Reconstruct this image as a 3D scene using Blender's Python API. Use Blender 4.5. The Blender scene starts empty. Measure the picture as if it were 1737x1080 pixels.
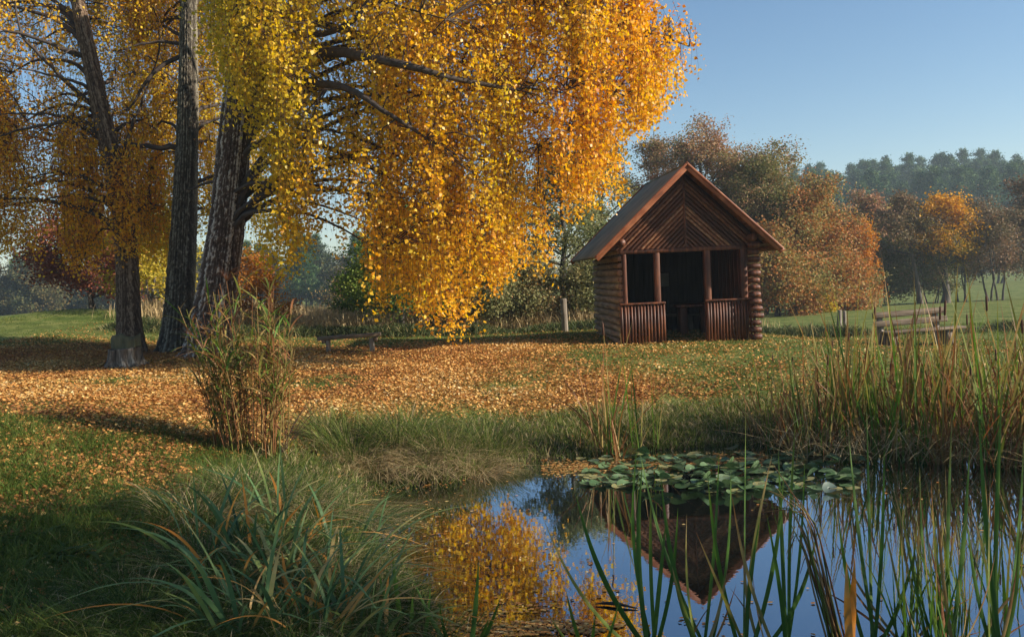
import bpy, math, random
import numpy as np
from mathutils import Vector, Matrix

# ------------------------------------------------------------------ camera, sky, sun, exposure
S = bpy.context.scene
C = S.collection
R = math.radians
PI = math.pi
F = 1500.0                      # focal length in photograph pixels (1737 wide)
ROLL, PITCH, EYE = R(2.58), R(2.64), 2.5
cam_d = bpy.data.cameras.new('camera'); cam = bpy.data.objects.new('camera', cam_d); C.objects.link(cam)
cam_d.sensor_width = 36.0; cam_d.lens = 36.0*F/1737.0
cam_d.clip_start = 0.05; cam_d.clip_end = 5000
fwd = Vector((0, math.cos(PITCH), -math.sin(PITCH))); r0 = Vector((1, 0, 0)); u0 = r0.cross(fwd)
right = r0*math.cos(ROLL) - u0*math.sin(ROLL); up = r0*math.sin(ROLL) + u0*math.cos(ROLL)
cam.matrix_world = Matrix(((right.x, up.x, -fwd.x, 0), (right.y, up.y, -fwd.y, 0), (right.z, up.z, -fwd.z, EYE), (0, 0, 0, 1)))
S.camera = cam

SUN_EL, SUN_AZ = R(25), R(-12)   # azimuth measured from +X, towards the viewer
sdir = Vector((math.cos(SUN_EL)*math.cos(SUN_AZ), math.cos(SUN_EL)*math.sin(SUN_AZ), math.sin(SUN_EL)))
W = bpy.data.worlds.new('World'); S.world = W; W.use_nodes = True
wn = W.node_tree.nodes; wl = W.node_tree.links
sky = wn.new('ShaderNodeTexSky'); sky.sky_type = 'NISHITA'; sky.sun_disc = False
sky.sun_elevation = SUN_EL; sky.sun_rotation = math.atan2(sdir.x, sdir.y)
sky.air_density = 1.0; sky.dust_density = 0.4; sky.ozone_density = 2.2
hs_ = wn.new('ShaderNodeHueSaturation'); hs_.inputs['Saturation'].default_value = 1.15; wl.new(sky.outputs[0], hs_.inputs['Color']); wl.new(hs_.outputs[0], wn['Background'].inputs[0]); wn['Background'].inputs[1].default_value = 0.078
sun_d = bpy.data.lights.new('sun', 'SUN'); sun_d.energy = 5.0; sun_d.angle = R(0.5); sun_d.color = (1.0, 0.90, 0.76)
sun = bpy.data.objects.new('sun', sun_d); C.objects.link(sun); sun.location = (30, -5, 30)
sun.rotation_euler = sdir.to_track_quat('Z', 'Y').to_euler()
S.view_settings.view_transform = 'Standard'; S.view_settings.look = 'None'
S.view_settings.exposure = 0.88; S.view_settings.gamma = 1.0
S.cycles.use_denoising = True
S.cycles.max_bounces = 6; S.cycles.diffuse_bounces = 3; S.cycles.glossy_bounces = 3; S.cycles.transmission_bounces = 3
S.cycles.volume_bounces = 0; S.cycles.caustics_reflective = False; S.cycles.caustics_refractive = False
S.cycles.sample_clamp_indirect = 4.0

rng = np.random.default_rng(7)
random.seed(7)

def at(px, py, Y):
    """world point seen at photograph pixel (px, py) at distance Y along +Y"""
    d = right*((px-868.5)/F) + up*((540-py)/F) + fwd
    return Vector((d.x*Y/d.y, Y, EYE + d.z*Y/d.y))

# ------------------------------------------------------------------ terrain height
POND = np.array([(-0.35,4.9),(1.5,4.3),(4,4.0),(8,4.0),(12.5,6),(12.5,10.6),(8,11.6),(5.2,12.3),(3.2,12.5),(1.6,12.3),(0.4,12.1),(-0.3,11.7),(-0.8,11.0),
                 (-1.75,10.7),(-2.10,10.0),(-1.75,9.2),(-1.42,8.2),(-0.95,7.2),(-0.75,6.1)])
def ss(t): t = np.clip(t, 0, 1); return t*t*(3-2*t)
def pond_d(x, y):
    x = np.asarray(x, float); y = np.asarray(y, float)
    best = np.full(x.shape, 1e9); ins = np.zeros(x.shape, bool)
    n = len(POND)
    for i in range(n):
        ax, ay = POND[i]; bx, by = POND[(i+1) % n]
        dx, dy = bx-ax, by-ay
        t = np.clip(((x-ax)*dx+(y-ay)*dy)/(dx*dx+dy*dy), 0, 1)
        best = np.minimum(best, np.hypot(x-ax-t*dx, y-ay-t*dy))
        c = ((ay > y) != (by > y))
        with np.errstate(divide='ignore', invalid='ignore'):
            xi = ax + (y-ay)*dx/(dy if dy != 0 else 1e-9)
        ins ^= c & (x < xi)
    return np.where(ins, -best, best)
def G(x, y):
    x = np.asarray(x, float); y = np.asarray(y, float)
    d = pond_d(x, y) + 0.10*np.sin(x*3.1+1)*np.sin(y*2.7) + 0.05*np.sin(x*7.7+y*5.1)
    z = np.where(d > 0, 1.0*(1-np.exp(-np.maximum(d, 0)/3.0)), -0.6*(1-np.exp(np.minimum(d, 0)/0.9)))
    z = z + 0.07*ss(d/0.35)
    z = z - 0.60*ss((x-4)/6)*ss((y-13)/8) - 0.2*ss((y-20)/6) + .24*np.exp(-((x+7)/3)**2-((y-10.5)/4)**2) - 1.5*ss((y-28)/60)
    z = z + 1.2*np.exp(-((x+15.5)/7.5)**2-((y-31)/9.0)**2)
    z = z + 14*ss((y-140)/120)*ss((x+40)/160) + 4*ss((y-150)/150)*ss((-x-10)/80)
    k = ss(d/3)
    z = z + k*(0.035*np.sin(x*0.9+0.4*y)*np.sin(0.7*y+1.3) + 0.015*np.sin(2.3*x)*np.sin(2.9*y+x))
    return z
def g1(x, y): return float(G(np.array([x]), np.array([y]))[0])

def vnoise(x, y, s=1.0, seed=0):
    """smooth value noise, 0..1"""
    r = np.random.default_rng(seed).random((64, 64))
    x = np.asarray(x)*s; y = np.asarray(y)*s
    xi = np.floor(x).astype(int); yi = np.floor(y).astype(int)
    fx = x-xi; fy = y-yi; fx = fx*fx*(3-2*fx); fy = fy*fy*(3-2*fy)
    a = r[xi % 64, yi % 64]; b = r[(xi+1) % 64, yi % 64]; c = r[xi % 64, (yi+1) % 64]; d = r[(xi+1) % 64, (yi+1) % 64]
    return (a*(1-fx)+b*fx)*(1-fy) + (c*(1-fx)+d*fx)*fy

# ------------------------------------------------------------------ materials
def new_mat(name):
    m = bpy.data.materials.new(name); m.use_nodes = True
    nt = m.node_tree; b = nt.nodes['Principled BSDF']; return m, nt, b
def nd(nt, t, **kw):
    n = nt.nodes.new(t)
    for k, v in kw.items():
        if k in n.inputs: n.inputs[k].default_value = v
        else: setattr(n, k, v)
    return n
def ramp(nt, stops, fac=None):
    n = nt.nodes.new('ShaderNodeValToRGB'); cr = n.color_ramp
    while len(cr.elements) < len(stops): cr.elements.new(0.5)
    for e, (p, c) in zip(cr.elements, stops): e.position = p; e.color = (*c, 1)
    if fac is not None: nt.links.new(fac, n.inputs[0])
    return n
def leaf_mat(name, stops, trans=0.45, rough=0.6, spec=0.12, tcol=1.0):
    m, nt, b = new_mat(name)
    a = nd(nt, 'ShaderNodeAttribute', attribute_name='tint')
    r = ramp(nt, stops, a.outputs['Fac'])
    nt.links.new(r.outputs[0], b.inputs['Base Color'])
    b.inputs['Roughness'].default_value = rough; b.inputs['Specular IOR Level'].default_value = spec
    if trans > 0:
        t = nt.nodes.new('ShaderNodeBsdfTranslucent'); mx = nt.nodes.new('ShaderNodeMixShader'); mx.inputs[0].default_value = trans
        hs = nd(nt, 'ShaderNodeHueSaturation', Saturation=1.1, Value=tcol)
        nt.links.new(r.outputs[0], hs.inputs['Color']); nt.links.new(hs.outputs[0], t.inputs[0])
        out = nt.nodes['Material Output']
        nt.links.new(b.outputs[0], mx.inputs[1]); nt.links.new(t.outputs[0], mx.inputs[2]); nt.links.new(mx.outputs[0], out.inputs[0])
    return m
def noise_mat(name, stops, scale=5.0, stretch=(1, 1, 1), rough=0.8, bump=0.3, bscale=None, detail=8, dist=0.02, spec=0.3, rot=(0, 0, 0), obj=True):
    m, nt, b = new_mat(name)
    tc = nt.nodes.new('ShaderNodeTexCoord'); mp = nd(nt, 'ShaderNodeMapping'); mp.inputs['Scale'].default_value = stretch; mp.inputs['Rotation'].default_value = rot
    nt.links.new(tc.outputs['Object'], mp.inputs[0])
    n = nd(nt, 'ShaderNodeTexNoise', Scale=scale, Detail=detail, Roughness=0.6); nt.links.new(mp.outputs[0], n.inputs['Vector'])
    n2 = nd(nt, 'ShaderNodeTexNoise', Scale=scale*0.17, Detail=3.0); nt.links.new(tc.outputs['Object'], n2.inputs['Vector'])
    mx = nd(nt, 'ShaderNodeMath', operation='MULTIPLY_ADD'); mx.inputs[1].default_value = 0.7
    ad = nd(nt, 'ShaderNodeMath', operation='MULTIPLY'); ad.inputs[1].default_value = 0.3
    nt.links.new(n2.outputs[0], ad.inputs[0]); nt.links.new(n.outputs[0], mx.inputs[0]); nt.links.new(ad.outputs[0], mx.inputs[2])
    r = ramp(nt, stops, mx.outputs[0]); nt.links.new(r.outputs[0], b.inputs['Base Color'])
    b.inputs['Roughness'].default_value = rough; b.inputs['Specular IOR Level'].default_value = spec
    if bump:
        bn = nd(nt, 'ShaderNodeTexNoise', Scale=bscale or scale*2, Detail=6.0); nt.links.new(mp.outputs[0], bn.inputs['Vector'])
        bp = nd(nt, 'ShaderNodeBump', Strength=bump, Distance=dist); nt.links.new(bn.outputs[0], bp.inputs['Height']); nt.links.new(bp.outputs[0], b.inputs['Normal'])
    return m

M = {}
M['birch_leaf'] = leaf_mat('birch_leaf', [(0.0, (.60, .50, .04)), (.22, (.76, .57, .04)), (.5, (.86, .54, .04)), (.8, (.88, .42, .03)), (1, (.62, .22, .03))], .5, .4, .4, 1.1)
M['copper_leaf'] = leaf_mat('copper_leaf', [(0, (.10, .035, .025)), (.5, (.24, .075, .05)), (1, (.42, .17, .06))], .35)
M['orange_leaf'] = leaf_mat('orange_leaf', [(0, (.30, .12, .02)), (.5, (.55, .21, .03)), (1, (.70, .33, .04))], .4)
M['yellowgreen_leaf'] = leaf_mat('yellowgreen_leaf', [(0, (.16, .19, .03)), (.5, (.38, .32, .04)), (1, (.60, .42, .05))], .4)
M['willow_leaf'] = leaf_mat('willow_leaf', [(0, (.05, .10, .02)), (.5, (.12, .19, .03)), (1, (.28, .30, .07))], .35)
M['bush_leaf'] = leaf_mat('bush_leaf', [(0, (.10, .13, .05)), (.5, (.22, .22, .09)), (.85, (.34, .28, .12)), (1, (.46, .27, .12))], .3)
M['alder_leaf'] = leaf_mat('alder_leaf', [(0, (.09, .11, .035)), (.45, (.21, .20, .07)), (.75, (.33, .21, .11)), (1, (.42, .21, .12))], .3)
M['red_leaf'] = leaf_mat('red_leaf', [(0, (.15, .17, .05)), (.4, (.30, .24, .08)), (.72, (.42, .17, .06)), (1, (.58, .24, .07))], .3)
M['oak_leaf'] = leaf_mat('oak_leaf', [(0, (.10, .10, .02)), (.4, (.28, .19, .03)), (.7, (.60, .28, .03)), (1, (.78, .42, .04))], .35)
M['dark_leaf'] = leaf_mat('dark_leaf', [(0, (.08, .09, .04)), (.6, (.18, .14, .07)), (1, (.28, .16, .09))], .25)
M['wood_leaf'] = leaf_mat('wood_leaf', [(0, (.04, .06, .03)), (.5, (.08, .09, .035)), (1, (.17, .12, .04))], .2)
M['pine_needle'] = leaf_mat('pine_needle', [(0, (.022, .06, .028)), (.6, (.065, .13, .045)), (1, (.15, .20, .06))], .15)
M['litter'] = leaf_mat('litter', [(0, (.24, .10, .04)), (.3, (.48, .21, .06)), (.6, (.60, .34, .10)), (.85, (.74, .50, .19)), (1, (.82, .66, .36))], .15, .6)
M['lawn_blade'] = leaf_mat('lawn_blade', [(0, (.035, .06, .012)), (.5, (.09, .14, .022)), (.85, (.17, .19, .045)), (1, (.40, .31, .13))], .3, .6)
M['sedge'] = leaf_mat('sedge', [(0, (.025, .045, .015)), (.45, (.085, .13, .028)), (.7, (.20, .24, .05)), (.8, (.34, .26, .13)), (1, (.50, .39, .22))], .3, .7)
M['iris'] = leaf_mat('iris', [(0, (.035, .09, .04)), (.45, (.125, .215, .085)), (.62, (.26, .32, .09)), (.78, (.62, .46, .18)), (1, (.60, .22, .03))], .3, .5, .22)
M['reed'] = leaf_mat('reed', [(0, (.04, .11, .02)), (.35, (.11, .20, .03)), (.52, (.20, .20, .04)), (.68, (.40, .28, .11)), (.84, (.30, .14, .055)), (1, (.14, .045, .022))], .35, .5, .2)
M['straw'] = leaf_mat('straw', [(0, (.22, .15, .07)), (.5, (.46, .34, .17)), (1, (.66, .52, .30))], .25, .6)
M['hedge'] = leaf_mat('hedge', [(0, (.03, .045, .018)), (.55, (.085, .11, .035)), (1, (.30, .24, .11))], .25, .6)
M['pad'] = leaf_mat('pad', [(0, (.04, .09, .03)), (.5, (.12, .19, .08)), (.85, (.20, .26, .15)), (1, (.36, .30, .10))], .15, .42, .4)
M['pad_pale'] = leaf_mat('pad_pale', [(0, (.09, .13, .10)), (1, (.16, .20, .16))], .1, .5, .3)
M['cattail'] = noise_mat('cattail', [(0, (.05, .02, .01)), (1, (.14, .06, .03))], 40, bump=.3, dist=.002)
M['twig'] = noise_mat('twig', [(0, (.03, .015, .012)), (1, (.12, .06, .05))], 12, bump=0)
M['branch'] = noise_mat('branch', [(0.3, (.022, .015, .012)), (.7, (.10, .075, .06))], 9, bump=.5)
M['far_bark'] = noise_mat('far_bark', [(0.3, (.03, .025, .02)), (.7, (.12, .10, .08))], 3, bump=0)

def bark(name, dark, mid, light, lo, hi):
    m, nt, b = new_mat(name)
    tc = nt.nodes.new('ShaderNodeTexCoord'); mp = nd(nt, 'ShaderNodeMapping'); mp.inputs['Scale'].default_value = (1, 1, 1.3)
    nt.links.new(tc.outputs['Object'], mp.inputs[0])
    a = nd(nt, 'ShaderNodeAttribute', attribute_name='ridge')
    n = nd(nt, 'ShaderNodeTexNoise', Scale=14.0, Detail=9.0, Roughness=.68); nt.links.new(mp.outputs[0], n.inputs['Vector'])
    s = nd(nt, 'ShaderNodeMath', operation='MULTIPLY_ADD'); s.inputs[1].default_value = .55
    s2 = nd(nt, 'ShaderNodeMath', operation='MULTIPLY'); s2.inputs[1].default_value = .5
    nt.links.new(n.outputs[0], s2.inputs[0]); nt.links.new(a.outputs['Fac'], s.inputs[0]); nt.links.new(s2.outputs[0], s.inputs[2])
    r = ramp(nt, [(.2, dark), (lo, mid), (hi, light)], s.outputs[0]); nt.links.new(r.outputs[0], b.inputs['Base Color'])
    b.inputs['Roughness'].default_value = .9; b.inputs['Specular IOR Level'].default_value = .15
    v = nd(nt, 'ShaderNodeTexNoise', Scale=30.0, Detail=6.0); nt.links.new(mp.outputs[0], v.inputs['Vector'])
    bp = nd(nt, 'ShaderNodeBump', Strength=.8, Distance=.03); nt.links.new(v.outputs[0], bp.inputs['Height']); nt.links.new(bp.outputs[0], b.inputs['Normal'])
    return m
M['bark_white'] = bark('bark_white', (.025, .015, .012), (.13, .09, .07), (.72, .64, .55), .60, .86)
M['bark_grey'] = bark('bark_grey', (.018, .014, .012), (.09, .075, .055), (.36, .33, .25), .55, .9)
M['bark_brown'] = bark('bark_brown', (.025, .014, .01), (.11, .07, .045), (.34, .25, .17), .55, .9)

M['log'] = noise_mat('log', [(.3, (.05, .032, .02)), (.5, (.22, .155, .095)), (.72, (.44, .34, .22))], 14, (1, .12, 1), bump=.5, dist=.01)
M['log_end'] = noise_mat('log_end', [(.3, (.12, .05, .03)), (.7, (.40, .22, .13))], 30, bump=.3, dist=.004)
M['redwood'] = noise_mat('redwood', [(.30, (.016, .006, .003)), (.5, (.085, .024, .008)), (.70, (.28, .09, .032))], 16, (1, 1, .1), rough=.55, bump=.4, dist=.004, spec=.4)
M['redwood_d'] = noise_mat('redwood_d', [(.3, (.035, .014, .010)), (.52, (.13, .045, .025)), (.74, (.36, .17, .09))], 14, (.35, 1, .35), rough=.6, bump=.4, dist=.004)
M['gable_board'] = leaf_mat('gable_board', [(0, (.022, .008, .004)), (.45, (.09, .030, .012)), (.7, (.22, .085, .035)), (1, (.58, .33, .17))], 0, .55, .4)  # random wood tones; the palest stop imitates sunlit board edges
def streak(m):
    nt = m.node_tree; b = nt.nodes['Principled BSDF']; cr = [n for n in nt.nodes if n.type == 'VALTORGB'][0]; at_ = [n for n in nt.nodes if n.type == 'ATTRIBUTE'][0]
    tc = nt.nodes.new('ShaderNodeTexCoord'); n = nd(nt, 'ShaderNodeTexNoise', Scale=14.0, Detail=6.0); nt.links.new(tc.outputs['Object'], n.inputs['Vector'])
    a = nd(nt, 'ShaderNodeMath', operation='MULTIPLY_ADD'); a.inputs[1].default_value = .45; s_ = nd(nt, 'ShaderNodeMath', operation='MULTIPLY'); s_.inputs[1].default_value = .6
    nt.links.new(n.outputs[0], s_.inputs[0]); nt.links.new(at_.outputs['Fac'], a.inputs[0]); nt.links.new(s_.outputs[0], a.inputs[2]); nt.links.new(a.outputs[0], cr.inputs[0])
streak(M['gable_board'])
M['barge'] = noise_mat('barge', [(.28, (.09, .028, .012)), (.5, (.25, .075, .028)), (.72, (.44, .18, .085))], 8, (.5, 1, .5), rough=.5, bump=.3, dist=.004, spec=.4)
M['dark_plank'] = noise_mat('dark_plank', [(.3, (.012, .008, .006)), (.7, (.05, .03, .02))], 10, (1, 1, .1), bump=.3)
M['felt'] = noise_mat('felt', [(.3, (.10, .10, .065)), (.5, (.20, .19, .13)), (.72, (.30, .275, .18))], 2.2, (1, 1, 1), rough=.85, bump=.5, bscale=60, dist=.004)
M['grey_wood'] = noise_mat('grey_wood', [(.3, (.05, .035, .022)), (.5, (.16, .115, .075)), (.72, (.34, .27, .19))], 18, (.12, 1, 1), bump=.6, dist=.006)
M['grey_post'] = noise_mat('grey_post', [(.28, (.08, .06, .045)), (.5, (.22, .18, .14)), (.75, (.42, .37, .30))], 18, (1, 1, .12), bump=.6, dist=.006)
M['stump'] = noise_mat('stump', [(.36, (.02, .013, .01)), (.5, (.15, .11, .075)), (.62, (.46, .38, .28))], 15, (1, 1, .12), bump=1.0, dist=.02)
M['moss_wood'] = noise_mat('moss_wood', [(.3, (.04, .035, .02)), (.55, (.13, .12, .06)), (.75, (.24, .22, .14))], 9, (1, 1, .3), bump=.7, dist=.02)
M['paper'] = noise_mat('paper', [(.3, (.16, .14, .11)), (.7, (.26, .24, .20))], 5, bump=0)
M['dirt'] = noise_mat('dirt', [(.3, (.05, .03, .02)), (.7, (.14, .09, .05))], 6, bump=.5)

def ground_mat():
    m, nt, b = new_mat('ground')
    g = nt.nodes.new('ShaderNodeNewGeometry')
    litter = nd(nt, 'ShaderNodeAttribute', attribute_name='litter'); mud = nd(nt, 'ShaderNodeAttribute', attribute_name='mud'); straw = nd(nt, 'ShaderNodeAttribute', attribute_name='straw')
    def noise(sc, det=6.0, ro=.6):
        n = nd(nt, 'ShaderNodeTexNoise', Scale=sc, Detail=det, Roughness=ro); nt.links.new(g.outputs['Position'], n.inputs['Vector']); return n
    n1 = noise(6, 8, .75); n2 = noise(.35, 4); n3 = noise(28, 4, .7)
    n4 = noise(1.6, 7, .7); grass = ramp(nt, [(.36, (.04, .065, .013)), (.5, (.11, .15, .03)), (.62, (.25, .24, .08))], n4.outputs[0])
    grass2 = ramp(nt, [(.35, (.085, .125, .025)), (.65, (.20, .20, .06))], n2.outputs[0])
    gm = nd(nt, 'ShaderNodeMix', data_type='RGBA'); gm.inputs[0].default_value = .35
    nt.links.new(grass.outputs[0], gm.inputs[6]); nt.links.new(grass2.outputs[0], gm.inputs[7])
    lit = ramp(nt, [(.3, (.10, .05, .025)), (.45, (.27, .13, .045)), (.6, (.48, .26, .07)), (.75, (.66, .44, .15))], n3.outputs[0])
    # litter mask broken up by noise
    add = nd(nt, 'ShaderNodeMath', operation='ADD'); nt.links.new(litter.outputs['Fac'], add.inputs[0]); nt.links.new(n1.outputs[0], add.inputs[1])
    mr = nd(nt, 'ShaderNodeMapRange'); mr.inputs[1].default_value = .70; mr.inputs[2].default_value = 1.45; nt.links.new(add.outputs[0], mr.inputs[0])
    m1 = nd(nt, 'ShaderNodeMix', data_type='RGBA'); nt.links.new(mr.outputs[0], m1.inputs[0]); nt.links.new(gm.outputs[2], m1.inputs[6]); nt.links.new(lit.outputs[0], m1.inputs[7])
    st = ramp(nt, [(.3, (.20, .14, .07)), (.7, (.42, .32, .17))], n1.outputs[0])
    m2 = nd(nt, 'ShaderNodeMix', data_type='RGBA'); nt.links.new(straw.outputs['Fac'], m2.inputs[0]); nt.links.new(m1.outputs[2], m2.inputs[6]); nt.links.new(st.outputs[0], m2.inputs[7])
    md = ramp(nt, [(.3, (.02, .016, .01)), (.7, (.07, .05, .03))], n1.outputs[0])
    m3 = nd(nt, 'ShaderNodeMix', data_type='RGBA'); nt.links.new(mud.outputs['Fac'], m3.inputs[0]); nt.links.new(m2.outputs[2], m3.inputs[6]); nt.links.new(md.outputs[0], m3.inputs[7])
    nt.links.new(m3.outputs[2], b.inputs['Base Color']); b.inputs['Roughness'].default_value = .95; b.inputs['Specular IOR Level'].default_value = .1
    bp = nd(nt, 'ShaderNodeBump', Strength=.8, Distance=.05); nt.links.new(n3.outputs[0], bp.inputs['Height']); nt.links.new(bp.outputs[0], b.inputs['Normal'])
    return m
M['ground'] = ground_mat()
def water_mat():
    m, nt, b = new_mat('water')
    out = nt.nodes['Material Output']
    b.inputs['Base Color'].default_value = (.008, .010, .006, 1); b.inputs['Roughness'].default_value = .5; b.inputs['Specular IOR Level'].default_value = 0
    gl = nd(nt, 'ShaderNodeBsdfGlossy'); gl.inputs['Roughness'].default_value = .012; gl.inputs['Color'].default_value = (.80, .89, 1.0, 1)
    fr = nd(nt, 'ShaderNodeFresnel', IOR=2.1)
    mr = nd(nt, 'ShaderNodeMapRange'); mr.inputs[1].default_value = 0.0; mr.inputs[2].default_value = .5; mr.inputs[3].default_value = .15; mr.inputs[4].default_value = .95
    nt.links.new(fr.outputs[0], mr.inputs[0])
    tc = nt.nodes.new('ShaderNodeNewGeometry')
    n = nd(nt, 'ShaderNodeTexNoise', Scale=1.7, Detail=3.0); nt.links.new(tc.outputs['Position'], n.inputs['Vector'])
    n2 = nd(nt, 'ShaderNodeTexNoise', Scale=14.0, Detail=2.0); nt.links.new(tc.outputs['Position'], n2.inputs['Vector'])
    bp = nd(nt, 'ShaderNodeBump', Strength=.03, Distance=.02); nt.links.new(n.outputs[0], bp.inputs['Height'])
    bp2 = nd(nt, 'ShaderNodeBump', Strength=.03, Distance=.006); nt.links.new(n2.outputs[0], bp2.inputs['Height']); nt.links.new(bp.outputs[0], bp2.inputs['Normal'])
    nt.links.new(bp2.outputs[0], gl.inputs['Normal'])
    mx = nt.nodes.new('ShaderNodeMixShader'); nt.links.new(mr.outputs[0], mx.inputs[0]); nt.links.new(b.outputs[0], mx.inputs[1]); nt.links.new(gl.outputs[0], mx.inputs[2])
    nt.links.new(mx.outputs[0], out.inputs[0])
    return m
M['water'] = water_mat()

# ------------------------------------------------------------------ object helpers
def tag(o, label=None, cat=None, group=None, kind=None):
    if label: o['label'] = label
    if cat: o['category'] = cat
    if group: o['group'] = group
    if kind: o['kind'] = kind
    return o
def thing(name, label, cat, loc=(0, 0, 0), rz=0.0, group=None):
    o = bpy.data.objects.new(name, None); C.objects.link(o); o.location = loc; o.rotation_euler = (0, 0, rz); o.empty_display_size = .2
    return tag(o, label, cat, group)
def link(name, me, parent=None, loc=None):
    o = bpy.data.objects.new(name, me); C.objects.link(o)
    if parent is not None: o.parent = parent
    if loc is not None: o.location = loc
    return o
def copy_thing(root, loc, rz, scale=1.0, label=None, group=None, tilt=None):
    r = root.copy(); C.objects.link(r); r.location = loc; r.rotation_euler = (tilt[0] if tilt else 0, tilt[1] if tilt else 0, rz)
    r.scale = (scale, scale, scale) if not isinstance(scale, tuple) else scale
    if label: r['label'] = label
    if group: r['group'] = group
    for ch in list(root.children):
        c = ch.copy(); C.objects.link(c); c.parent = r
    return r
def mesh_np(name, V, Fq, mat, parent=None, tint=None, smooth=False, attrs=None, loc=None):
    V = np.ascontiguousarray(V, dtype=np.float32).reshape(-1, 3); Fq = np.ascontiguousarray(Fq, dtype=np.int32)
    me = bpy.data.meshes.new(name)
    n, k = Fq.shape
    me.vertices.add(len(V)); me.vertices.foreach_set('co', V.ravel())
    me.loops.add(n*k); me.loops.foreach_set('vertex_index', Fq.ravel())
    me.polygons.add(n); me.polygons.foreach_set('loop_start', np.arange(0, n*k, k, dtype=np.int32))
    if smooth: me.polygons.foreach_set('use_smooth', np.ones(n, bool))
    me.materials.append(mat)
    if tint is not None:
        a = me.attributes.new('tint', 'FLOAT', 'FACE'); a.data.foreach_set('value', np.ascontiguousarray(tint, dtype=np.float32))
    if attrs:
        for an, av in attrs.items():
            a = me.attributes.new(an, 'FLOAT', 'POINT'); a.data.foreach_set('value', np.ascontiguousarray(av, dtype=np.float32))
    me.update(calc_edges=True)
    return link(name, me, parent, loc)
class Quads:
    """collects quad geometry"""
    def __init__(s): s.V = []; s.F = []; s.T = []; s.n = 0
    def add(s, V, F, T=None):
        V = np.asarray(V, float).reshape(-1, 3); F = np.asarray(F, int).reshape(-1, 4)
        s.V.append(V); s.F.append(F+s.n); s.n += len(V)
        s.T.append(np.full(len(F), .5) if T is None else np.broadcast_to(np.asarray(T, float), (len(F),)))
    def build(s, name, mat, parent=None, smooth=False, loc=None):
        if not s.V: return None
        return mesh_np(name, np.concatenate(s.V), np.concatenate(s.F), mat, parent, np.concatenate(s.T), smooth, None, loc)
    def box(s, c, size, rot=None, taper=0):
        x, y, z = [v/2 for v in size]
        P = np.array([(-x, -y, -z), (x, -y, -z), (x, y, -z), (-x, y, -z), (-x, -y, z), (x, -y, z), (x, y, z), (-x, y, z)])
        if rot is not None:
            P = np.array([tuple(rot @ Vector(p)) for p in P])
        s.add(P+np.array(c), [(0, 3, 2, 1), (4, 5, 6, 7), (0, 1, 5, 4), (1, 2, 6, 5), (2, 3, 7, 6), (3, 0, 4, 7)])
    def bbox(s, c, size, rot=None, b=.008, jit=0):
        """box with chamfered long edges (octagon section swept along the longest axis)"""
        ax = int(np.argmax(size)); o = [i for i in range(3) if i != ax]
        a, c2 = size[o[0]]/2, size[o[1]]/2; L = size[ax]/2; b = min(b, a*.6, c2*.6)
        prof = [(-a+b, -c2), (a-b, -c2), (a, -c2+b), (a, c2-b), (a-b, c2), (-a+b, c2), (-a, c2-b), (-a, -c2+b)]
        P = []
        for k, (q, sc) in enumerate(((-L, .97), (-L+b, 1), (L-b, 1), (L, .97))):
            for (u, v) in prof:
                p = [0, 0, 0]; p[ax] = q; p[o[0]] = u*sc; p[o[1]] = v*sc; P.append(p)
        P = np.array(P, float)
        F = []
        for k in range(3):
            for i in range(8):
                j = (i+1) % 8; F.append((k*8+i, k*8+j, k*8+8+j, k*8+8+i))
        F += [(0, 7, 6, 1), (1, 6, 5, 2), (2, 5, 4, 3)]; e = 24
        F += [(e+0, e+1, e+6, e+7), (e+1, e+2, e+5, e+6), (e+2, e+3, e+4, e+5)]
        if rot is not None: P = np.array([tuple(rot @ Vector(p)) for p in P])
        s.add(P+np.array(c), F)
    def tube(s, pts, rad, sides=8, cap=True, T=None, jit=0):
        P, F = tubes(np.array([pts], float), np.array([rad], float), sides, cap)
        if jit: P = P + rng.normal(0, jit, P.shape)
        s.add(P, F, T)

def tubes(P, Rr, sides=3, cap=False):
    """P (N,K,3) polylines, Rr (N,K) radii -> verts, quads"""
    N, K, _ = P.shape
    T = np.gradient(P, axis=1); T /= np.maximum(np.linalg.norm(T, axis=2, keepdims=True), 1e-9)
    ref = np.where(np.abs(T[..., 2:3]) > .9, np.array([1., 0, 0]), np.array([0, 0, 1.]))
    ref = np.broadcast_to(ref[:, :1], T.shape)
    A = np.cross(T, ref); A /= np.maximum(np.linalg.norm(A, axis=2, keepdims=True), 1e-9)
    B = np.cross(T, A)
    th = np.arange(sides)*2*PI/sides
    V = P[:, :, None, :] + Rr[:, :, None, None]*(A[:, :, None, :]*np.cos(th)[None, None, :, None] + B[:, :, None, :]*np.sin(th)[None, None, :, None])
    V = V.reshape(-1, 3)
    n = np.arange(N)[:, None, None]*K*sides; k = np.arange(K-1)[None, :, None]*sides; i = np.arange(sides)[None, None, :]; j = (i+1) % sides
    a = n+k+i; b = n+k+j
    Fq = np.stack([a, b, b+sides, a+sides], -1).reshape(-1, 4)
    if cap and sides >= 4 and sides % 2 == 0:
        caps = []
        for q in range(N):
            for e, fl in ((q*K*sides, False), (q*K*sides+(K-1)*sides, True)):
                for m_ in range(sides//2-1):
                    f = (e+m_, e+sides-1-m_, e+sides-2-m_, e+m_+1)
                    caps.append(f if not fl else f[::-1])
        Fq = np.concatenate([Fq, np.array(caps)])
    return V, Fq

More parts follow.
